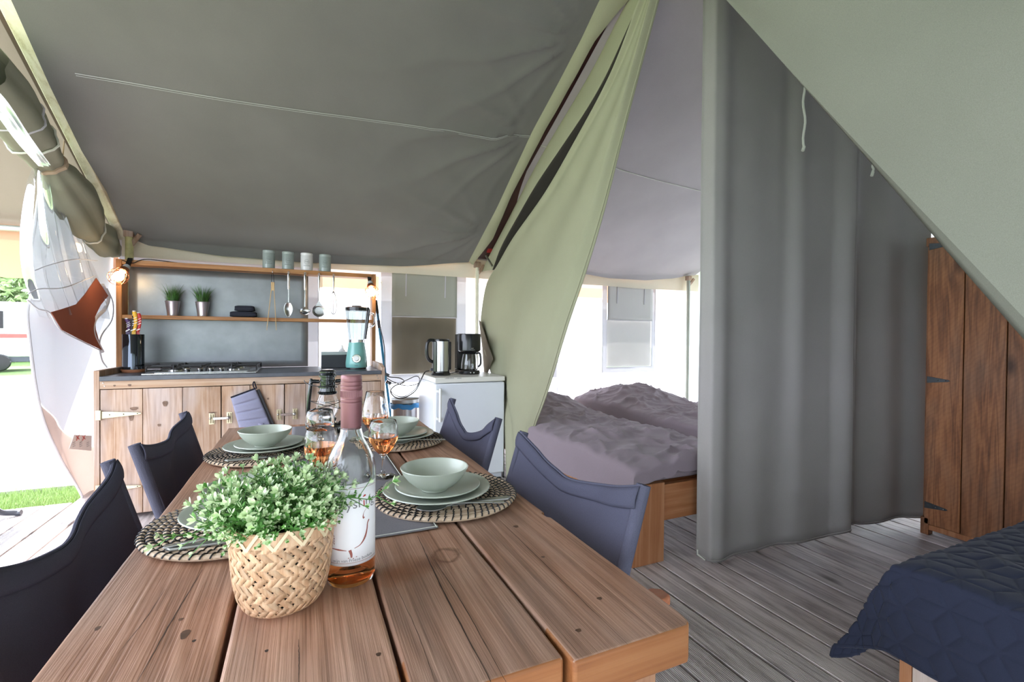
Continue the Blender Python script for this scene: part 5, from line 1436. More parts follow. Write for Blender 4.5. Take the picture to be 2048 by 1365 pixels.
m = MB(); m.lathe([(0, .009), (.021, .009), (.019, .026), (.017, .028), (0, .029)], (0, 0, 0), 28); m.xf(Matrix.Translation(q) @ fr_); m.build('dial', M['whitep'], d_)
m = MB(); p = q+V(math.cos(da), math.sin(da), 0)*.008+V(0, 0, -.055); m.box(p+V(-.012, 0, -.002), p+V(.012, .001, .002)); m.build('badge', M['tinprint'], body_)
# ---- speaker box / bread tin and soap bottle
spy = 3.98
xa, xb = ony(643, 720, spy).x, ony(697, 720, spy).x; zt = ony(660, 704, spy).z; zm_ = ony(660, 711, spy).z
sb = thing('speaker', 'black mesh box with grey lid standing behind the blender', 'speaker', ((xa+xb)/2, spy+.05, CZ))
m = MB(); m.box((xa, spy, CZ+.0005), (xb, spy+.1, zm_)); m.build('body', plain('speaker_mesh', (.025, .027, .032), .6, 0, .3, 300), sb, bevel=.004)
m = MB(); m.box((xa-.001, spy-.001, zm_+.0005), (xb+.001, spy+.101, zt)); m.build('lid', M['greyc'], sb, bevel=.004)
spx = ony(684, 700, 4.13).x
so = thing('soap_bottle', 'clear soap bottle with peach label behind the speaker', 'bottle', (spx, 4.13, CZ))
c = V(spx, 4.13, CZ+.0005)
m = MB(); m.lathe([(0, 0), (.03, 0), (.032, .005), (.032, .11), (.026, .135), (.013, .145), (.013, .15), (0, .15)], c, 24, sy=.7); b_ = m.build('body', M['soap'], so)
m = MB(); m.lathe([(.0325, .05), (.0328, .051), (.0328, .112), (.0325, .113)], c, 24, sy=.7); m.build('label', M['soaplab'], so)
m = MB(); m.lathe([(0, .15), (.012, .15), (.011, .165), (.007, .17), (.006, .182), (0, .183)], c, 16); m.build('cap', M['whitep'], so)
# ---- broom leaning beside the unit, trash bin, cables
ba, bb = ony(768, 728, 4.30), ony(753, 612, 4.30)
br = thing('broom', 'blue-handled broom leaning on the back wall beside the shelf post', 'broom', (ba.x+.15, 4.28, 0))
dd = (ba-bb).normalized(); bot_ = ba+dd*((ba.z-.12)/-dd.z)
m = MB(); m.tube([bb+V(-.0, .0, 0), bot_], .0115, 10); m.build('handle', M['blue'], br)
m = MB(); m.tube([bb-dd*.05, bb+dd*.07], .013, 10); m.build('grip', M['black'], br)
m = MB(); m.tube([bb+dd*.13, bb+dd*.2], .0135, 10); m.build('clamp', M['black'], br)
m = MB(); m.box((bot_.x-.12, bot_.y-.03, .07), (bot_.x+.12, bot_.y+.03, .12)); m.build('head', M['blue'], br, bevel=.006)
m = MB()
rr = random.Random(5)
for k in range(160): x = bot_.x+rr.uniform(-.115, .115); y = bot_.y+rr.uniform(-.025, .025); m.bar((x, y, .072), (x+rr.uniform(-.012, .012), y+rr.uniform(-.012, .012), .002), .0025, .0025)
o = m.build('bristles', M['greyplastic'], br, smooth=False); o['kind'] = 'stuff'
bnx, bny, bnr = .80, 4.1, .15
tx0, tx1 = ony(775, 800, bny).x, ony(845, 800, bny).x
bnx = (tx0+tx1)/2; bnr = .128
bnz = ony(810, 806, bny).z
bn = thing('waste_bin', 'round steel waste bin with a blue liner between cabinet and fridge', 'bin', (bnx, bny, 0))
m = MB(); m.lathe([(0, .012), (bnr-.012, .012), (bnr-.01, bnz-.0), (bnr-.018, bnz), (bnr-.02, .02), (0, .02)], (bnx, bny, 0), 40); m.build('body', M['steel'], bn)
m = MB(); m.lathe([(0, 0), (bnr-.006, 0), (bnr-.006, .012), (0, .012)], (bnx, bny, 0), 40); m.build('base', M['black'], bn)
m = MB()
m.lathe([(bnr-.009, bnz-.04), (bnr+.004, bnz-.038), (bnr+.007, bnz-.012), (bnr-.001, bnz+.003), (bnr-.016, bnz+.002), (bnr-.018, bnz-.04)], (bnx, bny, 0), 48)
for v in m.v: a = math.atan2(v.y-bny, v.x-bnx); v.z += .007*math.sin(a*5)+.004*math.sin(a*11+1)
m.build('bin_liner', M['bag'], bn)
m = MB(); m.lathe([(0, bnz+.004), (bnr-.006, bnz+.004), (bnr+.002, bnz+.01), (bnr+.002, bnz+.038), (bnr-.01, bnz+.046), (0, bnz+.05)], (bnx, bny, 0), 44); m.build('lid', M['steeld'], bn)
m = MB(); m.box((bnx-.04, bny-bnr-.04, .005), (bnx+.04, bny-bnr+.01, .02)); m.build('pedal', M['black'], bn, bevel=.003)
cb = thing('power_cable', 'tangle of black power cable hanging from cabinet side to fridge top', 'cable', tuple(ony(775, 760, 4.0)))
cy_ = 3.98
cpts = [[(752, 605, 4.2), (757, 640, 4.2), (768, 690, 4.18), (770, 730, 4.15), (773, 752, 4.1), (800, 757, 4.0), (808, 765, 3.9), (790, 772, 3.85), (781, 783, 3.8), (790, 795, 3.75), (806, 797, 3.7), (830, 783, 3.62), (842, 760, 3.6), (850, 745, 3.63), (858, 742, 3.68)],
        [(773, 756, 4.1), (786, 764, 4.0), (812, 772, 3.9), (835, 768, 3.85), (839, 758, 3.8), (832, 753, 3.75), (815, 760, 3.8), (800, 766, 3.9), (776, 768, 4.1)],
        [(774, 760, 4.1), (780, 775, 3.95), (786, 788, 3.85), (806, 794, 3.75), (828, 781, 3.68), (838, 766, 3.64)]]
for pts, r_ in zip(cpts, (.0045, .0035, .003)):
    m = MB(); m.tube(spline([ony(*q) for q in pts], 90), r_, 7); m.build('cable', M['black'], cb)
for q in ((773, 752), (777, 768)): m = MB(); p = ony(*q, 4.08); m.bar(p+V(-.02, 0, .02), p+V(.02, 0, -.0), .03, .025); m.build('plug', M['black'], cb, bevel=.004)
# ---- kettle and coffee maker on the fridge
ky_ = 3.64; kz = fz+.0005
kxa, kxb = ony(866, 700, ky_).x, ony(897, 700, ky_).x; kcx = (ony(862, 700, ky_).x+kxb)/2+.01; krad = .068; ktop = ony(880, 678, ky_).z-kz
kt = thing('kettle', 'steel electric kettle with black handle on the fridge', 'kettle', (kcx, ky_, kz)); c = V(kcx, ky_, kz)
m = MB(); m.lathe([(0, 0), (krad*1.12, 0), (krad*1.14, .008), (krad*1.05, .02), (0, .02)], c, 36); m.build('base', M['black'], kt)
m = MB(); m.lathe([(0, .021), (krad, .021), (krad, .032), (krad*.99, .034), (0, .034)], c, 36); m.build('bottom_ring', M['black'], kt)
m = MB(); m.lathe([(krad*.985, .034), (krad*.985, ktop-.03), (krad*.98, ktop-.018), (0, ktop-.018)], c, 40); m.build('body', M['steel'], kt)
m = MB(); m.lathe([(0, ktop-.02), (krad*1.0, ktop-.02), (krad*.97, ktop-.006), (krad*.8, ktop), (0, ktop+.002)], c, 36); m.build('lid', M['black'], kt)
m = MB(); m.box((kcx+krad-.012, ky_-.024, kz+.04), (kcx+krad+.012, ky_+.024, kz+ktop-.022)); m.build('spout', M['black'], kt, bevel=.008)
m = MB(); m.prism([c+V(-krad-.004, -.03, .03), c+V(-krad*.72, -.055, .03), c+V(-krad*.72, -.055, ktop-.02), c+V(-krad-.004, -.03, ktop-.02)], (0, .03, 0)); m.build('handle_panel', M['black'], kt, bevel=.004)
hp = [c+V(-krad*.9, -.015, ktop-.012), c+V(-krad-.035, -.018, ktop-.015), c+V(-krad-.052, -.018, ktop-.055), c+V(-krad-.05, -.018, ktop-.13), c+V(-krad-.03, -.018, ktop-.17), c+V(-krad*.98, -.015, ktop-.185)]
m = MB(); m.tube(spline(hp, 28), .0135, 12); m.build('handle', M['black'], kt)
m = MB(); p = c+V(-krad-.012, -.02, .045); m.box(p-V(.012, .008, .008), p+V(.012, .008, .012)); m.build('switch', M['greyplastic'], kt, bevel=.003)
my = 3.68
cma, cmb = ony(916, 710, my).x, ony(960, 710, my).x; ccx = (cma+cmb)/2; cr = (cmb-cma)/2; ct = ony(938, 668, my).z-kz; cmid = ony(938, 704, my).z-kz
cm = thing('coffee_maker', 'black drip coffee maker with glass jug on the fridge', 'coffee maker', (ccx, my, kz)); c = V(ccx, my, kz)
m = MB(); m.lathe([(0, 0), (cr*.9, 0), (cr*.92, .005), (cr*.92, .03), (cr*.8, .034), (0, .034)], c, 36); m.box(c+V(-cr*.85, 0, 0), c+V(cr*.85, cr*1.3, .034)); m.build('base', M['black'], cm, bevel=.003)
m = MB(); m.box(c+V(-cr*.9, cr*.55, .034), c+V(cr*.9, cr*1.3, ct-.004)); m.build('water_tank', M['black'], cm, bevel=.008)
m = MB(); m.lathe([(0, cmid), (cr*.85, cmid), (cr, cmid+.012), (cr, ct-.01), (cr*.97, ct), (0, ct+.002)], c, 36, sy=.85); m.build('filter_housing', M['black'], cm)
jg = [(.0, .036), (cr*.7, .036), (cr*.76, .045), (cr*.74, .09), (cr*.6, cmid-.02), (cr*.5, cmid-.012)]
m = MB(); m.lathe(jg+[(max(r_-.002, 0), z_+(.002 if z_ < .04 else 0)) for r_, z_ in jg[::-1]], c+V(0, -.01, 0), 32, sy=.85); m.build('jug', M['clear'], cm)
m = MB(); m.lathe([(0, cmid-.014), (cr*.56, cmid-.014), (cr*.5, cmid-.004), (0, cmid-.002)], c+V(0, -.01, 0), 28, sy=.85); m.build('jug_lid', M['black'], cm)
hp = [c+V(cr*.45, -.05, cmid-.012), c+V(cr*.72, -.07, cmid-.014), c+V(cr*.78, -.075, .09), c+V(cr*.6, -.06, .06)]
m = MB(); m.tube(spline(hp, 16), .0085, 10); m.build('jug_handle', M['black'], cm)
for dx in (-.02, .008): m = MB(); m.box(c+V(dx, -cr*.93, .012), c+V(dx+.008, -cr*.91, .02)); m.build('button', M['whitep'], cm)
m = MB(); m.box(c+V(-.012, -cr*.855, cmid+.028), c+V(.01, -cr*.845, cmid+.033)); m.build('badge', M['steeld'], cm)
m = MB(); m.box(c+V(-.022, -cr*.86, cmid+.016), c+V(.02, -cr*.845, cmid+.019)); m.build('badge', M['steeld'], cm)
cbl = MB(); cbl.tube(spline([V(ccx-cr*.6, my+.07, kz+.03), V(ccx-cr*1.2, my+.03, kz+.012), V(kcx+krad*1.1, ky_+.03, kz+.006), V(kcx+krad*.9, ky_+.08, kz+.004)], 20), .003, 6); cbl.build('cord', M['black'], cm)
# ---- oven mitt
my_ = CF-.03
def om(x, y): return ony(x, y, my_)
mt = thing('oven_mitt', 'grey quilted oven mitt with black binding hanging on the cabinet front', 'oven mitt', tuple(om(507, 768)))
tl, tr2, br2, bl2 = om(462, 796), om(511, 778), om(545, 858), om(480, 862)
def mf(u, v):
    p = tl.lerp(tr2, u).lerp(bl2.lerp(br2, u), v)
    q = .5+.5*math.cos(v*2*PI*4.2)
    return p+V(0, -(.014*math.sin(PI*u)**.5*(1-.6*q**8)), 0)
m = MB(); m.grid(mf, 20, 110); m.build('quilted_face', M['mitt'], mt, solid=.003)
def mb_(u, v):
    p = lerp_ = tl.lerp(tr2, u).lerp(bl2.lerp(br2, u), v); return p+V(.012*u+.010, .012+.0*u, -.004)
m = MB(); m.grid(mb_, 8, 20); m.build('back_face', M['mittd'], mt, solid=.004)
m = MB(); m.tube([mf(k/16, 0)+V(0, -.001, .002) for k in range(17)], .0055, 8); m.build('binding', M['mittb'], mt)
m = MB(); m.tube(spline([tr2+V(-.006, -.004, 0), om(506, 770), om(508, 764), om(511, 771), tr2+V(.006, .002, .0)], 20), .004, 7); m.build('hanging_loop', M['mittb'], mt)
m = MB(); q = om(508, 765.5); m.tube([V(q.x, CF, q.z), V(q.x, CF-.03, q.z+.002)], .0025, 8); m.build('nail', M['iron'], kc)
def thumb(u, v):
    p0 = om(529, 846); a = v*2*PI; w_ = .018*math.sqrt(max(0, 1-u*u*.9)); return V(p0.x-.02+.01*u+w_*math.cos(a), my_-.012-w_*.6*math.sin(a), p0.z-.0-.07*u)
m = MB(); m.grid(thumb, 10, 14); m.build('thumb', M['mitt'], mt)

# ================================================================== BEDS
def bed(name, label, x0, x1, y0, y1, legw, railz=(.205, .392)):
    t = thing(name, label, 'bed', ((x0+x1)/2, (y0+y1)/2, 0))
    for (xa, ya) in ((x0, y0), (x1-legw, y0), (x0, y1-.05), (x1-legw, y1-.05)):
        m = MB(); m.box((xa, ya, 0), (xa+legw, ya+.045, .41)); m.build('leg', M['bedv'], t, bevel=.003)
    for (xa, ya) in ((x0, y0+.046), (x1-.045, y0+.046), (x0, y1-.2), (x1-.045, y1-.2)):
        m = MB(); m.box((xa, ya, 0), (xa+.045, ya+.13, .408)); m.build('leg', M['bedv'], t, bevel=.003)
    m = MB(); m.box((x0+legw, y0+.012, railz[0]), (x1-legw, y0+.045, railz[1])); m.build('foot_rail', M['bed'], t, bevel=.003)
    for xa in (x0+.046, x1-.078):
        m = MB(); m.box((xa, y0+.05, railz[0]), (xa+.032, y1-.06, railz[1])); m.build('side_rail', M['bed'], t, bevel=.003)
    m = MB(); m.box((x0, y1+.002, .2), (x1, y1+.03, .47)); m.build('headboard', M['bed'], t, bevel=.003)
    m = MB()
    for k in range(11): yy = lerp(y0+.1, y1-.15, k/10); m.box((x0+.05, yy, railz[1]-.03), (x1-.05, yy+.08, railz[1]-.01))
    o = m.build('slats', M['bed'], t); 
    m = MB(); m.box((x0+.01, y0+.01, .411), (x1-.01, y1-.02, .47)); m.build('mattress', M['duvet'], t, bevel=.03, bseg=3)
    return t
def duvet(name, label, x0, x1, y0, y1, hump, seed, group):
    def f(u, v):
        # u across, v foot to head; the cloth hangs over the edges a little
        W = x1-x0; ax = u*1.26-.16; ay = v*1.06-.045
        x = x0+W*min(max(ax, -.003), 1.015); y = y0+(y1-y0)*min(max(ay, -.006), 1.0)
        drop = max(0, -ax)*1.25+max(0, ax-1)*.85+max(0, -ay)*1.8
        n1 = noise.fractal(Vector((x*2.2+seed, y*2.2, 3.1)), 1, 2, 3); 
        fold = 1-abs(noise.noise(Vector((x*3.2+y*2.6+seed, (y-x)*5.5, 1.7))))*2
        fold2 = 1-abs(noise.noise(Vector((x*7+seed, y*9.5+x*3, 4.2))))*2
        ex = math.sin(PI*min(max(ax, .0), 1))**.35 if 0 < ax < 1 else 0
        z = .495+.018*n1+(.026*max(0, fold)**3+.015*max(0, fold2)**3)*(.4+.6*ex)+.028*ex
        hy, hx, hh, sy_, sx_ = hump
        z += hh*math.exp(-((y-hy)/sy_)**2-((x-hx)/sx_)**2)
        z -= drop
        out = .004 if ax < 0 else (.012 if ax > 1 else 0)
        sx = -out if ax < 0 else (out if ax > 1 else 0)
        sx += .012*nz(y*4, seed, 1)*(.3 if ax < .0 else (1 if ax > 1 else 0))
        return V(x+sx, y-(.012 if ay < 0 else 0)+.008*nz(x*6, seed)*(1 if ay < 0 else 0), max(z, .30))
    m = MB(); m.grid(f, 90, 150); o = m.build(name, M['duvet'], None, ang=80)
    return tag(o, label, 'duvet', group)
b1 = (1.508, 2.30, 1.86, 4.22); b2 = (2.62, 3.45, 1.9, 4.24)
bed('bed', 'wooden single bed nearest the dining table, thick square leg at its foot', *b1, .2)
bed('bed', 'wooden single bed beyond the gap, half hidden by the grey curtain', *b2, .2)
duvet('duvet', 'crumpled mauve-grey duvet on the bed nearest the dining table', b1[0]-.005, b1[1]+.01, b1[2]+.01, b1[3]-.05, (3.78, 1.95, .10, .30, .55), 1, 'mauve duvets')
duvet('duvet', 'crumpled mauve-grey duvet heaped over a pillow on the bed by the curtain', b2[0]-.01, b2[1]+.01, b2[2]+.01, b2[3]-.05, (3.80, 3.08, .145, .40, .40), 7, 'mauve duvets')
def pillow(label, cx_, cy_, cz_, w_, d_, h, rot):
    m = MB()
    def f(u, v):
        a, b = u*2-1, v*2-1
        e = (1-abs(a)**2.6)*(1-abs(b)**2.6); return V(a*w_/2*(1-.06*(1-b*b)), b*d_/2*(1-.06*(1-a*a)), h*max(0, e)**.5)
    m.grid(f, 24, 20); m.grid(lambda u, v: V(*(lambda p: (p.x, p.y, -p.z*.5))(f(u, v))), 24, 20)
    m.xf(Matrix.Translation((cx_, cy_, cz_)) @ Matrix.Rotation(rot, 4, 'Z') @ Matrix.Rotation(.12, 4, 'X'))
    return tag(m.build('pillow', M['duvet'], None, ang=80), label, 'pillow', 'mauve pillows')
pillow('mauve pillow poking out from under the duvet beside the bedside candle', 2.93, 4.02, .50, .56, .34, .085, .05)
# bedside shelf with candles
t = thing('bedside_shelf', 'small wooden ledge between the two mauve beds', 'shelf', (2.46, 4.12, 0))
m = MB(); m.box((2.345, 3.95, .40), (2.575, 4.28, .425)); m.build('ledge', M['bed'], t, bevel=.003)
m = MB(); m.box((2.36, 4.02, 0), (2.56, 4.05, .399)); m.build('support', M['bed'], t, bevel=.003)
p = onz(1180, 828, .4255); cdx, cdy = 2.40, 4.10
def cjar(label, x, y, r, h, mat, lit):
    t = thing('candle_jar', label, 'candle', (x, y, .4255), 'candle jars on the bedside ledge'); c = V(x, y, .4255)
    m = MB(); m.lathe([(0, 0), (r, 0), (r, h), (r-.003, h), (r-.003, .004), (0, .004)], c, 20); m.build('jar', mat, t)
    m = MB(); m.lathe([(0, .005), (r-.004, .005), (r-.004, h*.5), (0, h*.5)], c, 16); m.build('wax', M['whitep'], t)
    if lit: m = MB(); m.lathe([(0, h*.5), (.006, h*.5+.012), (0, h*.5+.035)], c, 10); m.build('flame', M['candle'], t)
cjar('amber candle jar with a lit flame on the ledge between the beds', cdx, cdy, .04, .10, M['amber'], True)
cjar('small dark candle jar beside the lit one between the beds', cdx+.085, cdy-.03, .03, .055, M['black'], False)

# ---- near bed with the navy quilt
NX0, NX1, NY0, NY1 = 1.607, 3.3, -.55, .772
t = thing('daybed', 'low wooden bed with pale plank foot end under the navy quilt', 'bed', ((NX0+NX1)/2, .1, 0))
m = MB(); m.box((NX0, NY1-.03, 0), (NX0+.045, NY1, .36)); m.build('leg', M['bedv'], t, bevel=.002)
for k in range(5):
    ya = NY1-.032-k*.205; m = MB(); m.box((NX0+.001, ya-.203, .0), (NX0+.03, ya, .36)); m.build('plank', M['pale'], t, bevel=.002)
m = MB(); m.box((NX0+.046, NY1-.028, .12), (NX1, NY1, .36)); m.build('side_rail', M['bed'], t, bevel=.003)
m = MB(); m.box((NX0+.02, NY0, .361), (NX1, NY1-.01, .46)); m.build('mattress', M['quilt'], t, bevel=.03, bseg=3)
for y in (NY0+.02, NY1-.03): m = MB(); m.box((NX1-.05, y, 0), (NX1, y+.045 if y < 0 else NY1, .36)); m.build('leg', M['bedv'], t)
def cube_lines(x, y, s=.066):
    """distance-based groove of a tumbling-block stitch pattern (hexagons split in three rhombs)"""
    best = None
    r3 = math.sqrt(3)
    j0 = round(y/(1.5*s))
    for j in (j0-1, j0, j0+1):
        off = .5*r3*s if j % 2 else 0
        i = round((x-off)/(r3*s)); cx_, cy_ = i*r3*s+off, j*1.5*s
        d = (x-cx_)**2+(y-cy_)**2
        if best is None or d < best[0]: best = (d, x-cx_, y-cy_)
    _, dx, dy = best
    de = 9
    for k in range(6):
        a = PI/6+k*PI/3-PI/6; a = k*PI/3
        de = min(de, r3/2*s-(dx*math.cos(a)+dy*math.sin(a)))
    ds = 9
    for k in range(3):
        a = PI/2+k*2*PI/3; c_, s_ = math.cos(a), math.sin(a); al = dx*c_+dy*s_
        if al > 0: ds = min(ds, abs(-dx*s_+dy*c_))
    return min(de, ds)
def quilt(u, v):
    # cloth coordinates: a along x from the foot, b along y from the window side edge
    A0, A1 = -.30, 1.75; B0, B1 = -.34, 1.25
    a = lerp(A0, A1, u); b = lerp(B0, B1, v)
    zt = .505
    x = NX0-.004+max(a, 0); y = NY1+.004-max(b, 0); z = zt
    # rounded turn over the edges
    def over(s):      # s>0 inside; returns outward offset and drop
        if s >= .06: return 0, 0
        if s <= -.03: return 0, -(s)-.012
        return 0, .012*((.06-s)/.09)**2*1.5
    da = max(0, -a); db = max(0, -b)
    sharp = lambda s: (.5*(math.sqrt(s*s+.0016)-s))
    da, db = sharp(a), sharp(b)
    x = NX0-.004+max(a+0, 0)+sharp(a)*0; y = NY1+.004-max(b, 0)
    corner = min(da, db)
    hang = math.hypot(da, db) if corner > 0 else max(da, db)
    z = zt-.86*(da+db)+.62*min(da, db)
    x -= .10*da+.10*min(da, db); y += .13*db+.40*min(da, db)
    # folds on the hanging cloth and slack on top
    y += .018*math.sin(a*11+1)*sm(.02, .25, db); x -= .02*math.sin(b*8)*sm(.02, .2, da)
    z += .010*nz(a*4, b*4, 3)*(1-sm(0, .1, da+db))+.018*math.exp(-((a+b*.6-.32)/.05)**2)*sm(.0, .15, b)*sm(.5, .25, b)
    g = cube_lines(a*.985+.02, b*.985+.04)
    puff = .0055*(1-math.exp(-(g/.0065)**1.2))
    n = V(-.7*sm(.0, .1, da), .7*sm(0, .1, db), 1-.8*sm(0, .15, da+db)).normalized()
    p = V(x, y, max(z, .03)) + n*puff
    return p
m = MB(); m.grid(quilt, 480, 370)
q_ = m.build('quilt', M['quilt'], None, ang=80, solid=.006)
tag(q_, 'navy quilt with stitched cube pattern draped over the low bed', 'quilt')
m = MB(); m.tube([quilt(k/100, .002) for k in range(101)], .006, 6); m.tube([quilt(.002, k/100) for k in range(101)], .006, 6); m.build('quilt_edge', M['quilt'], q_)

# ================================================================== VERANDA SIDE
# ---- rolled canvas door tied up along the gable
DXP = -1.32
def dp_(x, y): return onx(x, y, DXP)
dr_ = thing('door_curtain', 'rolled olive canvas door flap with clear vinyl bunched under the gable rafter', 'curtain', tuple(dp_(100, 325)))
axis = [(-40, 130), (10, 190), (38, 235), (62, 270), (84, 303), (101, 326), (118, 355), (143, 395), (166, 435), (184, 463), (205, 482), (226, 497)]
rad = [34, 36, 35, 31, 25, 17, 27, 33, 30, 19, 24, 15]
def roll(u, v):
    t = v*(len(axis)-1); i = min(int(t), len(axis)-2); f = t-i
    ax = [dp_(*q) for q in axis]
    p = ax[i].lerp(ax[i+1], f); d = (ax[min(i+1, len(ax)-1)]-ax[i]).normalized()
    s0 = rad[i]; s1 = rad[i+1]; r = lerp(s0, s1, sm(0, 1, f))*(p-EYE).length/FPX*.98
    a = u*2*PI
    e1 = V(0, 0, 1)-d*d.z; e1.normalize(); e2 = d.cross(e1)
    w_ = 1+.10*math.sin(a*3+v*7)+.06*math.sin(a*7+v*4)
    return p+e1*(r*w_*math.cos(a))+e2*(r*.8*w_*math.sin(a))
m = MB(); m.grid(roll, 36, 70); m.build('canvas_roll', M['olive'], dr_, ang=80)
def spiral(u, v):
    p = roll(u, .155); c = dp_(35, 232); q = p.lerp(c, v*.75); return q
m = MB(); m.tube([roll(k/30, .172)+V(0, 0, .004) for k in range(31)], .007, 6); m.build('roll_edge', M['lilac'], dr_)
for vv, mat, rr_ in ((.455, 'webbing', .016), (.28, 'rope', .006), (.818, 'rope', .006)):
    m = MB(); m.tube([(lambda c, p: c+(p-c)*1.06)(dp_(*[lerp(axis[min(int(vv*11), 10)][j], axis[min(int(vv*11), 10)+1][j], vv*11-int(vv*11)) for j in (0, 1)]), roll(k/24, vv)) for k in range(24)], rr_, 6, True, flat=1); m.build('tie_strap', M[mat], dr_)
m = MB(); m.prism([dp_(120, 322), dp_(124, 300), dp_(129, 268), dp_(126, 310)], (.004, 0, 0)); m.build('strap_tail', M['webbing'], dr_, smooth=False)
# clear vinyl: bunched at the tie, fanning out below and along the roll above
def vin(u, v):
    top = [dp_(88, 330), dp_(112, 326)]
    bl = [(70, 345), (62, 430), (56, 520), (60, 560)]; brr = [(118, 340), (148, 420), (186, 520), (212, 610)]
    L = [dp_(*q) for q in ((88, 326), (68, 370), (58, 470), (66, 560), (96, 640))]; R_2 = [dp_(*q) for q in ((106, 326), (140, 400), (172, 480), (200, 560), (216, 640))]
    p = at(spline(L, 20), v).lerp(at(spline(R_2, 20), v), u)
    amp = lerp(.012, .05, v)
    return p+V(amp*math.sin(u*PI*9+v*1.5)+.02*math.sin(u*17+v*5)*v-.03, .012*math.cos(u*PI*9), .03*math.sin(u*7)*v*v)
m = MB(); m.grid(vin, 130, 60); m.build('vinyl_fall', M['vinyl'], dr_, ang=80)
dq_ = lambda x, y: onx(x, y, DXP+.11)
def vup(u, v):
    L = [dq_(*q) for q in ((-40, 205), (0, 236), (45, 292), (86, 334))]; R_2 = [dq_(*q) for q in ((-40, 150), (4, 196), (48, 262), (94, 328))]
    p = at(spline(L, 16), v).lerp(at(spline(R_2, 16), v), u); return p+V(.02*math.sin(u*PI*5+v*3), .0, .0)
m = MB(); m.grid(vup, 50, 30); m.build('vinyl_gather', film('hazy_vinyl', (.93, .95, .95), .12, .05, .22, (.55, .57, .58)), dr_, ang=80)
for k in range(5):      # bright creased edges
    u0 = (.12, .3, .48, .66, .9)[k]; m = MB(); m.tube([vin(u0+.02*math.sin(j*.4+k), j/24)+V(.004, 0, 0) for j in range(25)], .0026, 5); m.build('vinyl_crease', M['vinyl'], dr_)
# ---- white side panel pulled back against the corner post
SX = -1.30
def sx_(x, y): return onx(x, y, SX)
sdp = thing('side_panel_curtain', 'white canvas side panel with terracotta inset gathered beside the kitchen unit', 'curtain', tuple(sx_(165, 985)))
Lq = [(86, 332), (76, 400), (66, 470), (57, 520), (66, 560), (62, 590), (54, 625), (60, 690), (72, 780), (90, 850), (122, 920), (160, 985), (178, 1030), (186, 1060)]
Rq = [(104, 334), (150, 430), (236, 480), (242, 530), (242, 560), (242, 590), (242, 625), (242, 690), (242, 780), (240, 850), (240, 920), (240, 985), (240, 1030), (240, 1060)]
Ls = spline([onx(q[0], q[1], SX-.10) for q in Lq], 60); Rs = spline([onx(q[0], q[1], SX-.05) for q in Rq], 60)
def side(u, v):
    p = at(Ls, v).lerp(at(Rs, v), u)
    return p+V(.035*math.sin(u*9+v*3+.5*math.sin(v*9))*sm(0, .2, u)*sm(1, .8, u)*sm(0, .2, v), .0, 0)
M['sidec'] = cloth('side_canvas', (.74, .73, .76), .16, var=.02, tcol=(.85, .85, .92)); M['pinkc'] = cloth('pink_canvas', (.62, .47, .41), .12, tcol=(.8, .62, .55))
vs_ = lambda u: .63+.17*u**.6
m = MB(); m.grid(lambda u, v: side(u, v*vs_(u)), 50, 80); pn = m.build('canvas_panel', M['sidec'], sdp, ang=80)
m = MB(); m.grid(lambda u, v: side(u, lerp(vs_(u), 1, v))+V(-.006, 0, 0), 50, 40); m.build('lower_panel', M['pinkc'], sdp, ang=80)
def onside(x, y, d=.02):
    p = sx_(x, y); return V(SX+d, p.y, p.z)
tp = [(190, 556), (214, 592), (199, 610), (187, 634), (189, 660), (198, 690), (205, 702), (165, 683), (121, 660), (99, 625), (126, 617), (150, 609), (168, 588)]
m = MB(); m.prism([onside(*q, .008) for q in tp], (-.004, 0, 0)); m.build('terracotta_inset', M['terra'], sdp, smooth=False)
for k, (pts, r_) in enumerate((([(214, 578), (226, 606), (224, 640), (205, 668), (199, 690), (204, 720), (214, 735)], .005), ([(205, 570), (217, 594), (210, 618), (190, 640), (187, 668), (205, 704)], .012), ([(56, 588), (80, 578), (130, 575), (190, 552)], .0035), ([(68, 542), (100, 530), (150, 519), (195, 522)], .003), ([(54, 600), (75, 618), (99, 626), (121, 660), (165, 684), (206, 704)], .004))):
    m = MB(); m.tube(spline([onside(*q, .0) for q in pts], 30), r_, 7); m.build('piping', M['sidec'] if k else M['socket'], sdp)
m = MB(); m.tube([side(.0, k/80) for k in range(81)], .008, 7); m.build('rolled_edge', M['sidec'], sdp)
ys = [onside(q[0], q[1], -.01) for q in ((142, 898), (186, 902), (187, 872), (152, 870))]
m = MB(); m.prism(ys, (.0015, 0, 0)); lbp = m.build('care_label', M['paper'], sdp, smooth=False)
for k, q in enumerate(((158, 876), (170, 876))):
    p = onside(*q, -.005); m = MB(); m.bar(p+V(0, -.02, -.014), p+V(0, .02, .014), .006, .001, (1, 0, 0)); m.bar(p+V(0, -.02, .014), p+V(0, .02, -.014), .006, .001, (1, 0, 0)); m.build('cross_mark', M['vanred'], lbp)
for q in ((150, 889), (164, 889), (178, 889)):
    p = onside(*q, -.005)
    for dz in (.012, 0, -.012): m = MB(); m.bar(p+V(0, -.018, dz), p+V(0, .018, dz), .004, .001, (1, 0, 0)); m.build('text_line', M['socket'], lbp)
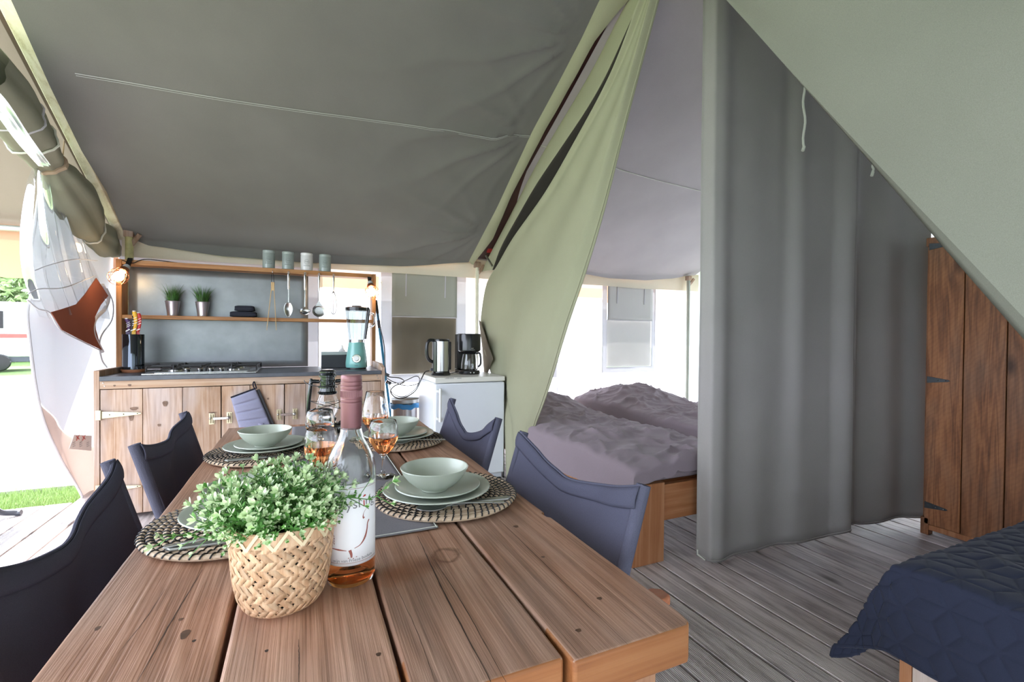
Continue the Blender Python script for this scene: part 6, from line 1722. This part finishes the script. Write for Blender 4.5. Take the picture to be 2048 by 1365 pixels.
# ---- garden chair at the edge of the deck
gx, gy = -1.72, 3.86
gc = thing('garden_chair', 'dark grey garden chair at the edge of the deck, mostly out of view', 'chair', (-2.05, 3.9, 0))
fp = onz(30, 1033, 0)
pz = lambda x, y, X: onx(x, y, X)
a = V(fp.x, fp.y, .02); 
m = MB(); m.tube(spline([a+V(.03, .0, 0), a, a+V(-.08, -.03, .05), a+V(-.14, -.05, .3), a+V(-.16, -.06, .44)], 24), .017, 10); m.build('leg', M['greyplastic'], gc)
m = MB(); m.tube(spline([a+V(.0, -.55, 0), a+V(-.02, -.55, .02), a+V(-.1, -.52, .06), a+V(-.15, -.5, .3), a+V(-.16, -.49, .44)], 24), .017, 10); m.build('leg', M['greyplastic'], gc)
for dy in (-.06, -.49):
    m = MB(); m.tube(spline([a+V(-.62, dy, 0), a+V(-.6, dy, .06), a+V(-.5, dy, .44)], 16), .017, 10); m.build('leg', M['greyplastic'], gc)
    m = MB(); m.tube(spline([a+V(-.14, dy, .3), a+V(-.15, dy, .64), a+V(-.3, dy, .66), a+V(-.56, dy, .64)], 20), .02, 10); m.build('armrest', M['greyplastic'], gc)
m = MB(); m.box(a+V(-.6, -.5, .42), a+V(-.12, -.05, .45)); m.build('seat', M['greyplastic'], gc, bevel=.01)
m = MB(); m.grid(lambda u, v: a+V(-.58-.16*v, lerp(-.5, -.05, u), .45+.6*v), 10, 10); m.build('backrest', M['greyplastic'], gc, solid=.02)
# ---- far outside: caravan, hedge, solar light
vp = onz(30, 742, -.1); vd_ = (vp-EYE)
cvn = thing('caravan', 'white caravan with a red stripe far off beyond the pale ground', 'caravan', tuple(V(vp.x, vp.y, -.1)))
fw = V(-vd_.y, vd_.x, 0).normalized(); dpth = V(vd_.x, vd_.y, 0).normalized(); D = V(vd_.x, vd_.y, 0).length
pxm = D/FPX*1.08
edge = V(vp.x, vp.y, -.1)-fw*(30*pxm)
def cbx(l0, l1, z0, z1, d0, d1):
    P_ = lambda l, d: edge+fw*l+dpth*d
    m = MB(); pts = [P_(l0, d0), P_(l1, d0), P_(l1, d1), P_(l0, d1)]; m.prism([V(p.x, p.y, z0) for p in pts], (0, 0, z1-z0)); return m
cbx(.0, 4.2, .33, 2.1, 0, 2).build('body', M['van'], cvn, bevel=.15, bseg=4)
cbx(.25, 4.0, .95, 1.08, -.012, .0).build('stripe', M['vanred'], cvn)
cbx(.3, 4.0, .18, .36, .1, 1.9).build('chassis', M['greyplastic'], cvn)
cbx(1.0, 2.1, 1.25, 1.8, -.015, 0).build('window', M['black'], cvn, bevel=.03)
for l in (1.1, 2.9):
    P_ = edge+fw*l; m = MB(); m.lathe([(0, -.09), (.24, -.09), (.27, -.05), (.27, .05), (.24, .09), (0, .09)], (0, 0, 0), 24); m.xf(Matrix.Translation(V(P_.x, P_.y, .17)) @ V(0, 0, 1).rotation_difference(dpth).to_matrix().to_4x4()); m.build('wheel', M['black'], cvn)
hd = MB(); rr = random.Random(11)
hA = EYE+ray(-260, 600)*17; hB = EYE+ray(120, 600)*21
def hedge_pt():
    t = rr.random(); p = hA.lerp(hB, t); h = rr.random()
    return V(p.x+rr.uniform(-.8, .8), p.y+rr.uniform(-.8, .8), -.1+4.4*h*(1-.12*rr.random()))
for k in range(9000):
    p = hedge_pt(); d = V(rr.uniform(-1, 1), rr.uniform(-1, 1), rr.uniform(-.5, 1)).normalized(); n = d.orthogonal().normalized(); leaf(hd, p, d, n, .24, .075, 0)
hg = thing('hedge', 'tall leafy green hedge far behind the caravan', 'hedge', tuple(hA.lerp(hB, .5)*1-V(0, 0, hA.lerp(hB, .5).z)))
o = hd.build('foliage', M['hedge'], hg, smooth=False); o['kind'] = 'stuff'
m = MB()
for k in range(8): p = hA.lerp(hB, k/7); m.tube([V(p.x, p.y, -.13), V(p.x+.1, p.y, 1.9)], .08, 8); 
o = m.build('trunks', M['brown'], hg); o['kind'] = 'stuff'
sp0 = onz(48, 822, -.1)
sl = thing('solar_light', 'small clear solar garden light on a thin stake in the pale ground', 'lamp', tuple(sp0)); k_ = (sp0-EYE).length/FPX
m = MB(); m.tube([sp0, sp0+V(0, 0, 20*k_)], .9*k_, 6); m.build('stake', M['steeld'], sl)
m = MB(); m.lathe([(0, 19*k_), (2.5*k_, 20*k_), (6*k_, 31*k_), (5.5*k_, 31*k_), (2*k_, 21*k_), (0, 20.5*k_)], sp0, 16); m.build('shade', M['clear'], sl)
# hanging wire clips near the veranda pole
wcl = thing('wire_hanger', 'thin dark wire hanger dangling from the veranda pole', 'hanger', tuple(ony(150, 466, 4.48)))
for pts in ([(120, 474), (135, 473), (150, 472)], [(147, 474), (148, 500), (146, 507), (150, 512), (154, 508)], [(142, 474), (146, 500)]):
    m = MB(); m.tube([ony(*q, 4.47) for q in pts], .004, 5); m.build('wire', M['iron'], wcl)
# lawn blades along the edge of the deck
m = MB(); rr = random.Random(21)
for k in range(14000):
    x = rr.uniform(-3.4, -1.3); y = rr.uniform(4.13, 4.98); L = rr.uniform(.03, .07); a_ = rr.uniform(0, 6.28); s = V(math.cos(a_), math.sin(a_), 0)*.0025; tip = V(rr.uniform(-.025, .025), rr.uniform(-.025, .025), L)
    m.add([V(x, y, -.13)-s, V(x, y, -.13)+s, V(x, y, -.13)+tip], [(0, 1, 2)])
o = m.build('lawn_grass', plain('sunlit_blades', (.26, .36, .13), .8, 0, .3, 30.), None, smooth=False); tag(o, 'short green grass along the outer edge of the deck', 'grass', None, 'stuff')
bpy.context.view_layer.update()
